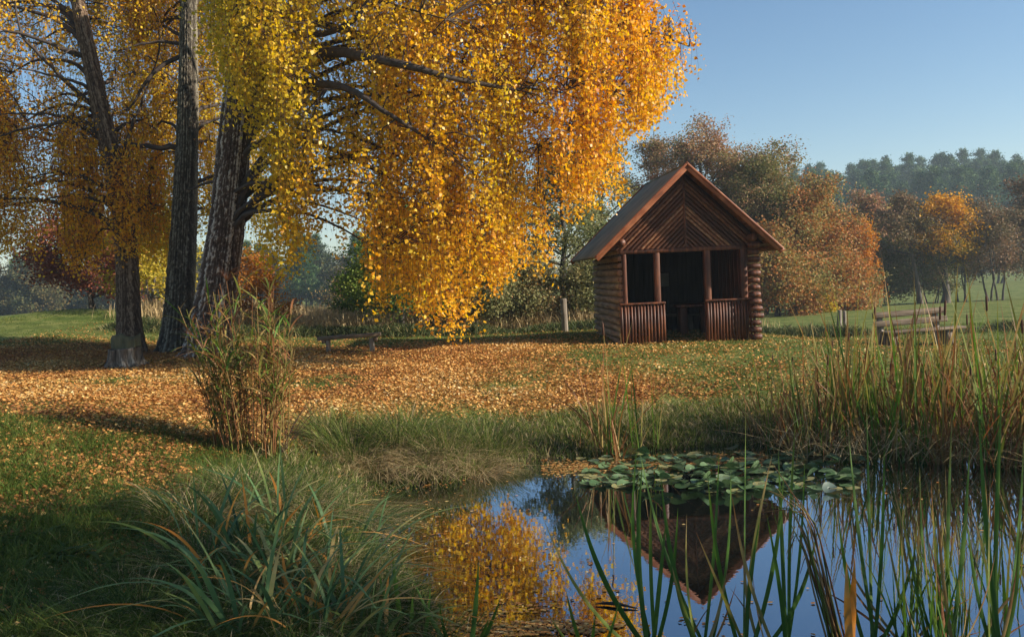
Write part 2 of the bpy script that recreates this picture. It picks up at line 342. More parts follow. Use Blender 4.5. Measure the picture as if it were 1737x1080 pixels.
def leaves(P, size, hang=0.6, aspect=.72, r=rng):
    """one rhombic leaf per point; hang -> tips point down"""
    N = len(P); size = np.broadcast_to(size, (N,))
    d = r.normal(0, 1, (N, 3)); d[:, 2] = d[:, 2]*.6 - hang*1.6
    d /= np.linalg.norm(d, axis=1, keepdims=True)
    q = r.normal(0, 1, (N, 3)); w = np.cross(d, q); w /= np.maximum(np.linalg.norm(w, axis=1, keepdims=True), 1e-9)
    n = np.cross(d, w)
    s = size[:, None]
    V = np.stack([P, P+d*s*.42+w*s*aspect*.5+n*s*.08, P+d*s, P+d*s*.42-w*s*aspect*.5+n*s*.08], 1)
    return V.reshape(-1, 3), np.arange(4*N).reshape(N, 4)

def blades(base, h, w, az, lean, bend, K=4, tint=None, tipt=None, twist=None, r=rng):
    """tapered bent ribbons. returns V, F, tint per face"""
    N = len(base); t = np.linspace(0, 1, K+1)[None, :]
    h = np.broadcast_to(h, (N,))[:, None]; w = np.broadcast_to(w, (N,))[:, None]; lean = np.broadcast_to(lean, (N,))[:, None]; bend = np.broadcast_to(bend, (N,))[:, None]
    out = h*(lean*t + bend*t**2.2*.8); z = h*(t - .5*np.minimum(bend, 1.5)*t**3 - .25*lean*lean*t)
    dx, dy = np.cos(az)[:, None], np.sin(az)[:, None]
    P = np.stack([base[:, 0:1]+dx*out, base[:, 1:2]+dy*out, base[:, 2:3]+z], -1)
    tw = (az + PI/2 + (r.uniform(-1.2, 1.2, N) if twist is None else twist))[:, None] + t*r.uniform(-.8, .8, N)[:, None]
    wid = w*.5*np.clip(1.25*(1-t**3), 0.02, 1)*(.55+.45*np.clip(t*5, 0, 1))
    side = np.stack([np.cos(tw)*wid, np.sin(tw)*wid, np.zeros_like(wid)], -1)
    V = np.stack([P-side, P+side], 2).reshape(-1, 3)
    n = np.arange(N)[:, None]*(K+1)*2; k = np.arange(K)[None, :]*2
    a = n+k
    Fq = np.stack([a, a+1, a+3, a+2], -1).reshape(-1, 4)
    if tint is None: tint = r.random(N)
    tt = np.broadcast_to(np.asarray(tint)[:, None], (N, K)).copy()
    if tipt is not None:
        tm = np.linspace(0, 1, K)[None, :]**1.6
        tt = tt*(1-tm)+np.asarray(tipt)[:, None]*tm
    return V, Fq, tt.ravel()

# ------------------------------------------------------------------ ground and pond
def litter_mask(x, y):
    m = ss((x+16)/5)*ss((7.0-x)/5.5)*ss((y-5.2-.7*np.sin(x))/6.0)*ss((24.5-y)/4)
    m = m*ss((pond_d(x, y)-.25-1.1*vnoise(x, y, 1.6, 8))/1.5)
    ds = 1-.68*ss((x+.5)/3)*ss((y-14.0)/3)     # bare grass and trodden earth in front of the hut
    sh = 1-.9*ss((y-19.3-.0*x)/2)*ss((x+7)/2)
    return np.clip(m*ds*sh*(-.05+1.15*vnoise(x, y, .6, 3)+.45*vnoise(x, y, 2.5, 6)), 0, 1)
def build_ground():
    def axis(lo, hi, n, c, k):
        t = np.linspace(-1, 1, n); v = np.sinh(t*k)/np.sinh(k); return c+np.where(v < 0, v*(c-lo), v*(hi-c))
    xs = axis(-480, 480, 440, 0, 6.0); ys = axis(-60, 540, 440, 11, 5.6)
    X, Y = np.meshgrid(xs, ys, indexing='xy'); Z = G(X.ravel(), Y.ravel()).reshape(X.shape)
    V = np.stack([X, Y, Z], -1).reshape(-1, 3); nx = len(xs); ny = len(ys)
    i, j = np.meshgrid(np.arange(nx-1), np.arange(ny-1), indexing='xy'); a = (j*nx+i).ravel()
    Fq = np.stack([a, a+1, a+nx+1, a+nx], -1)
    x, y = V[:, 0], V[:, 1]; d = pond_d(x, y)
    lit = litter_mask(x, y)*.95
    lit = np.maximum(lit, .45*ss((9.5-y)/2)*ss((y-4)/2)*ss((-x-3)/2)*vnoise(x, y, .8, 5))
    mud = 1-ss((d-.1)/.5)
    straw = ss((y-27.5-1.5*np.sin(x*.3))/1.5)*ss((75-y)/20)*ss((9-x)/5)*ss((x+13)/4) + .0
    o = mesh_np('ground', V, Fq, M['ground'], smooth=True, attrs={'litter': lit, 'mud': mud, 'straw': straw*.85})
    tag(o, 'grassy ground with leaf litter sloping down to the pond', 'ground', kind='structure')
    # water surface: a grid slightly larger than the pond outline, hidden where the banks rise
    P = POND.copy(); cxy = P.mean(0); Pw = cxy+(P-cxy)*1.04+np.sign(P-cxy)*.25
    me = bpy.data.meshes.new('pond_water'); me.from_pydata([(a, b, 0.0) for a, b in Pw], [], [list(range(len(Pw)))]); me.materials.append(M['water']); me.update()
    tag(link('water', me), 'still pond water mirroring the sky, the hut and the birch', 'water', kind='structure')
build_ground()

# ------------------------------------------------------------------ hut
def build_hut():
    base = at(1167, 583, 19.15); fz = g1(base.x, base.y+1.2)
    fz = g1(base.x, base.y)-.02
    H = thing('log_hut', 'open fronted red brown log hut with felt gable roof beside the pond', 'hut', (base.x, base.y, fz), R(3.2))
    LW, DP = 1.42, 3.45
    RA, RS = 3.81, 0.935       # roof apex height, slope
    def roofz(x): return RA-RS*abs(x)
    # side log walls
    for sgn in (-1, 1):
        q = Quads(); e = Quads(); e2 = Quads()
        for i in range(14):
            z = .06+i*.152; r = .075+random.uniform(-.008, .007); dx = random.uniform(-.012, .012)
            y0 = (-.01 if sgn < 0 else .02)+random.uniform(-.012, .012); y1 = DP+.15+random.uniform(-.05, .05)
            ks = np.linspace(0, 1, 9)
            pts = [(sgn*(LW+.0)+dx+random.uniform(-.008, .008), y0+(y1-y0)*k, z+random.uniform(-.006, .006)) for k in ks]
            rr = [r*.88]+[r*random.uniform(.95, 1.05) for _ in ks[1:-1]]+[r*.88]
            q.tube(pts, rr, 12, True)
            for yy, s2, ee in ((y0, -1, e),):
                ee.tube([(pts[0][0], yy, z), (pts[0][0], yy+s2*.012, z)], [r*.88, r*.80], 12, True)
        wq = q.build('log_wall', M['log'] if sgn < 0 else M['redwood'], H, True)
        e.build('log_ends', M['log_end'], wq)
        # eaves beam, longer than the wall logs
        b = Quads(); b.tube([(sgn*(LW+.0), -.30, 2.21), (sgn*LW, DP+.25, 2.21)], [.085, .085], 12, True); b.build('eaves_beam', M['redwood'], H, True)
    # short cross logs at the front corners (between the side logs)
    q = Quads(); rl = random.Random(8)
    for i in range(14):
        z = .07+i*.152; L1 = LW+.175+rl.uniform(-.035, .035); rr = .064+rl.uniform(-.007, .007)
        q.tube([(LW-.09, -.17, z), (LW+.02, -.17, z+.004), (L1-.02, -.17, z), (L1, -.17, z)], [rr*.8, rr, rr, rr*.75], 12, True)
    q.build('corner_logs', M['redwood'], H, True)
    # back wall
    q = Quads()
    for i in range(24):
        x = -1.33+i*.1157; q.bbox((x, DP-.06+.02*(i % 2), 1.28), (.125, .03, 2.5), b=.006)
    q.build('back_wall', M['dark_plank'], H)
    for lx in (1.31, -1.31):
        q = Quads()
        for i in range(22):
            y = .2+i*.148; q.bbox((lx+.012*(i % 2), y, 1.15), (.03, .152, 2.25), b=.006)
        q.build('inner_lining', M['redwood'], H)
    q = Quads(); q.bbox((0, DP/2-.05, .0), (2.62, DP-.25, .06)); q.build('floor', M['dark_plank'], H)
    # posts
    for x, w in ((-1.335, .09), (-.625, .125), (.475, .135), (1.27, .15)):
        q = Quads(); q.bbox((x, .0, 1.0), (w, .12, 2.0), b=.012); q.build('post', M['redwood'], H)
    q = Quads(); q.bbox((0, -.01, 2.02), (2.86, .11, .10), b=.01); q.build('lintel', M['redwood'], H)
    # half walls
    for x0, x1 in ((-1.47, -.50), (.405, 1.47)):
        hw = Quads(); n = int((x1-x0)/.066)
        for i in range(n):
            x = x0+.033+i*(x1-x0-.05)/(n-1)+random.uniform(-.004, .004)
            hw.tube([(x, -.085, .0), (x+random.uniform(-.006, .006), -.085, .45), (x, -.085, .87+random.uniform(-.005, .005))], [.027, .03, .028], 8, True)
        hw.bbox(((x0+x1)/2, -.045, .22), (x1-x0-.06, .03, .08)); hw.bbox(((x0+x1)/2, -.045, .72), (x1-x0-.06, .03, .08))
        ho = hw.build('half_wall', M['redwood'], H, True)
        rq = Quads(); rq.bbox(((x0+x1)/2, -.07, .895), (x1-x0+.03, .13, .045), b=.01); rq.build('rail', M['redwood'], ho)
    # gables with chevron boards parallel to the roof
    for yy, nm, s2 in ((-.06, 'gable', -1), (DP-.0, 'back_gable', 1)):
        q = Quads(); zl = 2.065; pitch = .104
        c = zl+.03; k = 0
        zt = RA-.16
        while c < zt:
            c1 = min(c+pitch*.9, zt+.02); tb = random.random()
            for sg in (-1, 1):
                # strip between lines z=c-RS|x| and z=c1-RS|x|, cut at the lintel
                def pt(cc, z=None, x=None, d=0): return (sg*((cc-zl)/RS), yy+s2*d, zl) if x is None else (sg*x, yy+s2*d, cc-RS*x)
                jx = random.uniform(-.004, .004)
                lo_c, hi_c = max(c, zl+.001), c1
                A = pt(lo_c, x=0.0, d=.042); B = pt(hi_c, x=0.0, d=.006); Cc = pt(hi_c, d=.006); D = pt(lo_c, d=.042)
                A2 = pt(lo_c, x=0.0, d=-.01); D2 = pt(lo_c, d=-.01); B2 = pt(hi_c, x=0, d=-.01); C2 = pt(hi_c, d=-.01)
                q.add([A, B, Cc, D, A2, B2, C2, D2], [(0, 1, 2, 3), (4, 7, 6, 5), (0, 3, 7, 4), (1, 5, 6, 2)], min(1, max(0, tb+random.uniform(-.2, .2))))
            c += pitch; k += 1
        q.build(nm, M['gable_board'], H)
        q = Quads(); hw_ = (RA-.12-zl)/RS
        q.add([(-hw_, yy-s2*.014, zl), (hw_, yy-s2*.014, zl), (.01, yy-s2*.014, RA-.13), (-.01, yy-s2*.014, RA-.13)], [(0, 1, 2, 3)]); q.build('gable_backing', M['dark_plank'], H)
    q = Quads(); q.bbox((0, -.10, 2.9), (.045, .03, 1.55), b=.006); q.build('gable_batten', M['redwood'], H)
    # roof: two slabs, boards beneath, felt above
    y0, y1 = -.42, DP+.28; hwid = 1.98
    for sgn in (-1, 1):
        n = 10; mseg = 16
        V = []; 
        for lay, off in ((0, 0.0), (1, -.045)):
            for i in range(n+1):
                for j in range(mseg+1):
                    x = hwid*i/n; y = y0+(y1-y0)*j/mseg
                    V.append((sgn*x, y, RA-RS*x+off+(.006*math.sin(i*2.1+j*1.7) if 0 < i < n and lay == 0 else 0)))
        Fq = []; m1 = mseg+1; o2 = (n+1)*m1
        for i in range(n):
            for j in range(mseg):
                a = i*m1+j; Fq.append((a, a+1, a+m1+1, a+m1)); Fq.append((o2+a, o2+a+m1, o2+a+m1+1, o2+a+1))
        for j in range(mseg):
            a = n*m1+j; Fq.append((a, a+1, o2+a+1, o2+a))
        for i in range(n):
            a = i*m1; Fq.append((a, a+m1, o2+a+m1, o2+a)); a = i*m1+mseg; Fq.append((a, o2+a, o2+a+m1, a+m1))
        q = Quads(); q.add(V, Fq); ro = q.build('roof_slope', M['felt'], H)
        # boards under the roof
        u = Quads(); L = math.hypot(hwid, hwid*RS); ang = math.atan(RS)
        nb = 15
        for i in range(nb):
            tt = (i+.5)/nb; cx = sgn*(hwid-.02)*tt; cz = RA-RS*abs(cx)-.066
            u.box((cx, (y0+y1)/2, cz), (L/nb*.96, y1-y0-.04, .022), Matrix.Rotation(sgn*ang, 3, 'Y'))
        u.build('roof_boards', M['redwood'], ro)
        for yy, s2 in ((y0-.016, -1), (y1+.016, 1)):
            bq = Quads(); cx = sgn*hwid/2; cz = RA-RS*hwid/2-.055
            bq.bbox((cx+sgn*.0, yy, cz+.002), (L+.05, .028, .125), Matrix.Rotation(sgn*ang, 3, 'Y'), b=.005)
            bq.bbox((cx, yy-s2*.0-.0+s2*.021, cz+.055), (L+.05, .03, .05), Matrix.Rotation(sgn*ang, 3, 'Y'), b=.005)
            bq.build('barge_board', M['barge'], ro)
    q = Quads(); q.tube([(0, y0-.02, RA+.0), (0, y1, RA+.0)], [.03, .03], 8, True); q.build('ridge_cap', M['felt'], H, True)
    # things inside
    def loc(x, y, z): 
        v = Matrix.Rotation(R(3.2), 4, 'Z') @ Vector((x, y, z)); return (base.x+v.x, base.y+v.y, fz+v.z)
    t = thing('wooden_table', 'dark wooden table on thick legs standing inside the hut', 'table', loc(.52, 1.5, .03), R(3.2))
    q = Quads(); q.bbox((0, 0, .72), (.9, .7, .07), b=.015); q.build('tabletop', M['redwood'], t)
    for sx in (-.25, .3):
        q = Quads(); q.bbox((sx, 0, .345), (.18, .35, .68), b=.015); q.build('leg', M['redwood'], t)
    t = thing('wooden_bench', 'low plank bench along the back wall inside the hut', 'bench', loc(-.1, 2.9, .03), R(3.2))
    q = Quads(); q.bbox((0, 0, .43), (2.2, .35, .06), b=.012); q.build('seat', M['grey_wood'], t)
    for sx in (-.9, 0, .9):
        q = Quads(); q.bbox((sx, 0, .2), (.12, .28, .4), b=.012); q.build('leg', M['grey_post'], t)
    q = Quads(); q.bbox((0, 0, 0), (.30, .012, .34), b=.003)
    o = q.build('notice_sheet', M['paper'], None, loc=loc(.28, DP-.10, 1.35)); o.rotation_euler = (0, 0, R(3.2))
    tag(o, 'faded paper notice pinned to the back wall inside the hut', 'notice')
build_hut()

# ------------------------------------------------------------------ benches, stump, posts
def build_benches():
    # low bench left of the hut
    a = at(540, 574, 19.6); b_ = at(645, 567, 19.6); mid = (a+b_)/2; L = (b_-a).length; gz = g1(mid.x, mid.y)
    t = thing('plank_bench', 'narrow backless grey plank bench on two posts left of the hut', 'bench', (mid.x, mid.y, gz), R(1))
    zt = mid.z-gz
    q = Quads(); q.bbox((0, 0, zt), (L, .30, .075), Matrix.Rotation(R(-1.6), 3, 'Y'), b=.012); q.build('seat', M['grey_wood'], t)
    for sx, w in ((-L*.34, .09), (L*.36, .10)):
        q = Quads(); q.bbox((sx, -.04, (zt-.03)/2-.05), (w, .14, zt+.03), b=.012); q.build('leg', M['grey_post'], t)
        q = Quads(); q.bbox((sx+(-.09 if sx < 0 else .08), .0, zt-.085), (.07, .26, .09), b=.01); q.build('bracket', M['grey_wood'], t)
    # bench with back on the right meadow
    c = at(1550, 584, 21.4); gz = g1(c.x, c.y)
    t = thing('park_bench', 'weathered wooden bench with two back rails on the right meadow', 'bench', (c.x, c.y, gz), R(4))
    Lb = 1.85
    q = Quads(); q.bbox((.12, -.22, .375), (Lb+.10, .36, .06), Matrix.Rotation(R(-1.5), 3, 'Y'), b=.012); q.build('seat', M['grey_wood'], t)
    for z, y in ((.57, .13), (.78, .18)):
        q = Quads(); q.bbox((0, y, z), (Lb, .055, .145), Matrix.Rotation(R(-2.0), 3, 'Y') @ Matrix.Rotation(R(-12), 3, 'X'), b=.012); q.build('back_rail', M['grey_wood'], t)
    for sx in (-.72, .70):
        q = Quads(); q.bbox((sx, .21, .36), (.13, .13, .84), Matrix.Rotation(R(-12), 3, 'X'), b=.015); q.build('back_post', M['grey_post'], t)
        q = Quads(); q.bbox((sx+.02, -.12, .155), (.24, .46, .38), b=.03); q.build('leg', M['stump'], t)
        q = Quads(); q.bbox((sx+(.0 if sx < 0 else .0), .30, .55), (.06, .06, .7), Matrix.Rotation(R(-38), 3, 'X'), b=.01); q.build('strut', M['grey_post'], t)
    # stump seat
    c = at(214, 630, 17.6); gz = g1(c.x, c.y)
    t = thing('tree_stump', 'split grey tree stump cut into a low seat before the left birch', 'stump', (c.x, c.y, gz))
    n, K = 56, 14; P = []
    rs = np.random.default_rng(5); th = np.arange(n)*2*PI/n
    lob = .08*np.sin(5*th+1)+.06*np.sin(9*th+2)+.05*rs.normal(0, 1, n)
    for k in range(K):
        z = -.05+.42*k/(K-1); fl = 1+.55*math.exp(-z/.11)
        r = .30*fl*(1+lob*(1.0+1.2*math.exp(-z/.2)))*(1-.30*np.exp(-(np.sin(3.5*th+.6))**2/.03)*(1-.4*k/K)-.15*np.exp(-(np.sin(5.5*th+2))**2/.02))
        P.append(np.stack([r*np.cos(th)*1.0, r*np.sin(th)*.9, np.full(n, z)+(.015*rs.normal(0, 1, n) if k == K-1 else 0)], -1))
    V = np.concatenate(P); Fq = [(k*n+i, k*n+(i+1) % n, (k+1)*n+(i+1) % n, (k+1)*n+i) for k in range(K-1) for i in range(n)]
    e = (K-1)*n
    for m_ in range(n//2-1): Fq.append((e+m_+1, e+n-2-m_, e+n-1-m_, e+m_))
    q = Quads(); q.add(V, Fq); q.build('stump_base', M['stump'], t)
    # upper back piece left standing
    P = []
    for k in range(4):
        z = .36+.25*k/3
        r = .29*(1+lob*.8)
        yy = np.sin(th)*r*.55+.14; P.append(np.stack([np.cos(th)*r*1.0-.03, yy, np.full(n, z)+k*.012*np.sin(th*3+1)+k*.008*np.sin(th*7)], -1))
    V = np.concatenate(P); Fq = [(k*n+i, k*n+(i+1) % n, (k+1)*n+(i+1) % n, (k+1)*n+i) for k in range(3) for i in range(n)]; e = 3*n
    for m_ in range(n//2-1): Fq.append((e+m_+1, e+n-2-m_, e+n-1-m_, e+m_))
    q = Quads(); q.add(V, Fq); q.build('stump_back', M['moss_wood'], t)
    # fence posts
    posts = [(958, 556, 24.5, .95, .17, 'weathered grey fence post just left of the hut'), (1424, 553, 27.5, .75, .13, 'short dark wooden post at the ditch left of the right bench'),
             (1433, 553, 27.6, .70, .10, 'thinner dark post of the pair left of the right bench'), (388, 545, 27.0, .8, .12, 'brown post half hidden behind the birch trunks')]
    for px, py, Y, h, w, lab in posts:
        p = at(px, py, Y); gz = g1(p.x, p.y); q = Quads()
        q.bbox((0, 0, h/2-.1), (w, w, h+.2), Matrix.Rotation(R(random.uniform(-3, 3)), 3, 'Y'), b=.03)
        o = q.build('fence_post', M['grey_post'], None, loc=(p.x, p.y, gz)); tag(o, lab, 'post', 'wooden fence posts')
build_benches()

# ------------------------------------------------------------------ birches
def poly_inside(px, py, poly):
    ins = np.zeros(px.shape, bool); n = len(poly); best = np.full(px.shape, 1e9)
    for i in range(n):
        ax, ay = poly[i]; bx, by = poly[(i+1) % n]; dx, dy = bx-ax, by-ay
        t = np.clip(((px-ax)*dx+(py-ay)*dy)/(dx*dx+dy*dy+1e-12), 0, 1)
        best = np.minimum(best, np.hypot(px-ax-t*dx, py-ay-t*dy))
        c = ((ay > py) != (by > py)); xi = ax+(py-ay)*dx/(dy if dy != 0 else 1e-9); ins ^= c & (px < xi)
    return np.where(ins, best, -best)

def trunk_mesh(pts, rad, root, mat, seed, furrow=.055, flare=.5):
    """bark-ridged trunk swept along a smooth line"""
    r = np.random.default_rng(seed)
    P = np.array(pts, float); Rr = np.array(rad, float); n = 110; K = 520
    s = np.concatenate([[0], np.cumsum(np.linalg.norm(np.diff(P, axis=0), axis=1))]); u = np.linspace(0, s[-1], K)
    def sm(a):
        a = np.interp(u, s, a); k = np.ones(15)/15; return np.convolve(np.pad(a, 7, 'edge'), k, 'valid')
    L = np.stack([sm(P[:, i]) for i in range(3)], -1); rr = sm(Rr)
    th = np.arange(n)*2*PI/n
    # ridges: long vertical cells that wander
    TH, U = np.meshgrid(th, u, indexing='xy')
    def cyl(sc_t, sc_u, sd):
        return vnoise((np.cos(TH)*3+6)*sc_t, (np.sin(TH)*3+6)*sc_t+U*0, 1, sd)*.5+.5*vnoise((np.cos(TH)*sc_t*3+40), (U*sc_u+np.sin(TH)*sc_t*3+40), 1, sd+1)
    rid = cyl(4.2, 13, seed)*.5+cyl(9, 31, seed+5)*.5
    rid = np.clip((rid-.32)/.36, 0, 1)
    rid = np.clip(rid+r.normal(0, .06, rid.shape), 0, 1)
    fl = flare*np.exp(-U/.35)*(.45+.55*np.cos(TH*5+seed)**2)
    rad_ = rr[:, None]*(1+fl+.04*np.sin(TH*2+U*.7)+.03*np.sin(TH*3+U*1.9)) + furrow*(rid-.5)*np.clip(rr[:, None]/.3, .3, 1.3)
    T = np.gradient(L, axis=0); T /= np.linalg.norm(T, axis=1, keepdims=True)
    A = np.cross(T, [0, 1, 0]); A /= np.linalg.norm(A, axis=1, keepdims=True); B = np.cross(A, T)
    V = L[:, None, :]+rad_[..., None]*(A[:, None]*np.cos(TH)[..., None]+B[:, None]*np.sin(TH)[..., None])
    i = np.arange(n)[None]; k = np.arange(K-1)[:, None]*n; j = (i+1) % n
    Fq = np.stack(np.broadcast_arrays(k+i, k+n+i, k+n+j, k+j), -1).reshape(-1, 4)[:, ::-1]
    o = mesh_np('trunk', V.reshape(-1, 3), Fq, mat, root, None, True, {'ridge': rid.ravel()})
    return L, rr

def birch(label, trunk_px, Yt, poly_px, Yc, half, nspray, mat, seed, tint_fn, limbs_px=(), leaf=.068, per=150, dens_fn=None, extra=None):
    r = np.random.default_rng(seed)
    pts = []; rad = []
    for px, py, wpx, Y in trunk_px:
        p = at(px, py, Y); pts.append(tuple(p)); rad.append(wpx*.88/2/F*Y)
    gz = g1(pts[0][0], pts[0][1]); pts[0] = (pts[0][0], pts[0][1], gz-.12)
    base = np.array([pts[0][0], pts[0][1], gz])
    root = thing('birch_tree', label, 'tree', tuple(base), 0, 'birches on the lawn')
    pts = [tuple(np.array(p)-base) for p in pts]
    L, rr = trunk_mesh(pts, rad, root, mat, seed)
    poly = [(at(a, b, Yc).x, at(a, b, Yc).z) for a, b in poly_px]
    P2 = np.array(poly); lo = P2.min(0); hi = P2.max(0)
    # spray roots
    roots = []; tries = 0
    while len(roots) < nspray and tries < 400:
        tries += 1
        x = r.uniform(lo[0], hi[0], 2000); z = r.uniform(lo[1], hi[1], 2000)
        d = poly_inside(x, z, poly); ok = d > .05
        hw = half*np.sqrt(np.clip(d/1.3, .04, 1)); y = Yc+r.uniform(-1, 1, len(x))*hw
        cn = vnoise(x/y*18*2.5+50, z*.18+9, 1, seed); ok &= r.random(len(x)) < np.clip((cn-.22)*3.2+(.5*ss((x-1.2)/1.2) if Yt == 19 else 0), .26, 1); db = np.full(x.shape, 1.5)
        for q_ in range(6): db = np.where((db > 1.4) & (poly_inside(x, z-.25*(q_+1), poly) < 0), .25*(q_+1), db)
        ok &= (db > 1.55*(1-cn)*.9+.1) | (db > 1.4)
        if dens_fn is not None: ok &= r.random(2000) < dens_fn(x, z)
        x, y, z, d = x[ok], y[ok], z[ok], d[ok]
        # keep the crown outline roughly constant in angle with distance
        roots += list(zip(x, y, z))
    roots = np.array(roots[:nspray])
    if extra is not None: roots = np.concatenate([roots, np.array([tuple(at(a, b, Y)) for a, b, Y in extra])])
    # limbs
    limb_nodes = []; LP = []; LR = []
    def add_limb(p, rad0, rad1):
        p = np.array(p, float); s = np.linspace(0, 1, len(p)); u = np.linspace(0, 1, 14)
        q = np.stack([np.interp(u, s, p[:, i]) for i in range(3)], -1)
        ker = np.array([.25, .5, .25])
        for _ in range(3):
            q2 = q.copy()
            for i in range(3): q2[1:-1, i] = np.convolve(q[:, i], ker, 'valid')
            q = q2
        w = r.normal(0, .03, q.shape); w[0] = 0; q = q+np.cumsum(w, 0)*.5
        LP.append(q); LR.append(np.linspace(rad0, rad1, 14)**1.0)
        limb_nodes.extend([tuple(v) for v in q[2:]])
    for pl, ra, rb in limbs_px:
        add_limb([np.array(at(a, b, Y))-base for a, b, Y in pl], ra, rb)
    idx = r.choice(len(roots), size=min(44, len(roots)), replace=False)
    for i in idx:
        tgt = roots[i]-base
        hd = np.hypot(tgt[0]-np.interp(tgt[2], L[:, 2], L[:, 0]), tgt[1]-np.interp(tgt[2], L[:, 2], L[:, 1]))
        zs = np.clip(tgt[2]-hd*r.uniform(-.15, .35)-.2, 2.4, L[-1, 2]-.2)
        k = int(np.argmin(abs(L[:, 2]-zs))); st = L[k]
        midp = st*.45+tgt*.55; midp[2] += .16*hd+r.uniform(0, .3)
        add_limb([st, (st*.75+midp*.25)+[0, 0, .12*hd], midp, tgt], min(.055+.004*hd, rr[k]*.4), .010)
    Vs = Quads()
    V, Fq = tubes(np.array(LP), np.array(LR), 8); Vs.add(V, Fq)
    nodes = np.array(limb_nodes)
    # secondary branches from limbs to each spray root
    rel = roots-base; sec = []
    for p in rel:
        d = np.linalg.norm((nodes-p)*[1, 1, 1.2]+[0, 0, .15], axis=1); q = nodes[int(np.argmin(d))]
        m_ = (p+q)/2; m_ = m_+[r.normal(0, .08), r.normal(0, .08), .12*np.linalg.norm(p-q)+r.normal(0, .04)]
        sec.append([q, (q+m_)/2+r.normal(0, .02, 3), m_, (m_+p)/2+r.normal(0, .03, 3), p])
    V, Fq = tubes(np.array(sec), np.tile(np.linspace(.016, .006, 5), (len(sec), 1)), 4); Vs.add(V, Fq)
    Vs.build('branches', M['branch'], root, True)
    # hanging tendrils
    nt = 7; N = len(rel)*nt; st = np.repeat(rel, nt, 0)+r.normal(0, .12, (N, 3))*[1, 1, .8]
    zz = st[:, 2]+base[2]; xx = st[:, 0]+base[0]
    Lh = r.gamma(3.0, .32, N)+.25
    # shorten so that tips stay inside the outline
    zlow = zz.copy()
    for stp in range(12):
        zt = zz-(stp+1)*.22; ins = poly_inside(xx, zt, poly) > -.05; zlow = np.where(ins & (zlow-zt < .23+.22), np.minimum(zlow, zt), zlow)
    Lh = np.minimum(Lh, np.maximum(zz-zlow+r.uniform(-.05, .25, N), .12))
    K = 6; t = np.linspace(0, 1, K)
    az = r.uniform(0, 2*PI, N); o = r.uniform(.05, .28, N)
    P = np.stack([st[:, 0:1]+np.cos(az)[:, None]*o[:, None]*np.sqrt(t), st[:, 1:2]+np.sin(az)[:, None]*o[:, None]*np.sqrt(t), st[:, 2:3]-Lh[:, None]*t+.06*np.sin(t*PI)], -1)
    P[:, 1:, :2] += np.cumsum(r.normal(0, .018, (N, K-1, 2)), 1)
    V, Fq = tubes(P, np.tile(np.linspace(.0035, .0015, K), (N, 1)), 3)
    tw = mesh_np('twigs', V, Fq, M['twig'], root)
    # leaves along tendrils, number in proportion to length
    tot = nspray*per; pr = Lh/Lh.sum(); which = r.choice(N, size=tot, p=pr)
    u = r.random(tot)**.9*(K-1); k = np.minimum(u.astype(int), K-2); f = (u-k)[:, None]
    LPt = P[which, k]*(1-f)+P[which, k+1]*f+r.normal(0, .065, (tot, 3))
    V, Fq = leaves(LPt, leaf*r.uniform(.5, 1.35, tot), .5, .78, r)
    W_ = LPt+base; tn = np.clip(tint_fn(W_[:, 0], W_[:, 1], W_[:, 2], r.normal(0, .11, N)[which])+r.normal(0, .09, tot), 0, 1)
    mesh_np('crown', V, Fq, M['birch_leaf'], root, tn)
    return root

# right birch, the big one that overhangs the lawn
def tint_r(x, y, z, b): return np.maximum(.20, .40+.06*(x+1.8))+.03*(6-z)+.3*(vnoise(x, z, .7, 11)-.5)+b
R_POLY = [(330, -170), (1090, -170), (1100, 0), (1140, 25), (1172, 40), (1188, 110), (1150, 160), (1110, 190), (1072, 225), (1045, 245), (1078, 290), (1085, 345), (1068, 372), (1042, 345), (1002, 312),
          (975, 372), (940, 400), (934, 470), (908, 478), (882, 436), (850, 470), (832, 492), (806, 468), (802, 548), (770, 560), (745, 505), (738, 552), (716, 545), (702, 490), (688, 525), (670, 478), (652, 540),
          (630, 524), (620, 450), (572, 400), (556, 360), (545, 432), (512, 448), (488, 410), (470, 470), (452, 440), (446, 400), (456, 330), (446, 240), (428, 180), (395, 150), (345, 110)]
limbsR = [([(430, 140, 19), (500, 95, 18.4), (560, 78, 16.4), (640, 100, 15.5), (700, 112, 15.3), (780, 140, 15.4), (880, 150, 16.0)], .13, .03),
          ([(420, 190, 19), (480, 150, 18.2), (540, 135, 16.2), (600, 150, 15.5), (650, 185, 15.4), (720, 230, 15.8)], .11, .025),
          ([(430, 60, 19), (500, 55, 18), (560, 60, 16.2), (610, 30, 15.7), (640, -40, 15.8)], .09, .03),
          ([(410, -40, 19.2), (600, -70, 18.4), (800, -20, 17.8), (950, 20, 17.6), (1080, 60, 17.5), (1165, 85, 17.5)], .12, .012),
          ([(415, 20, 19.2), (600, 40, 18.8), (760, 130, 18.4), (900, 180, 18.2), (980, 230, 18.1), (1060, 300, 18.1)], .10, .012),
          ([(420, 250, 19), (470, 235, 18.8), (560, 240, 18.4), (640, 290, 18), (740, 330, 17.8), (780, 400, 17.7)], .08, .012),
          ([(415, 300, 19), (360, 310, 19.2), (320, 325, 19.6)], .05, .02)]
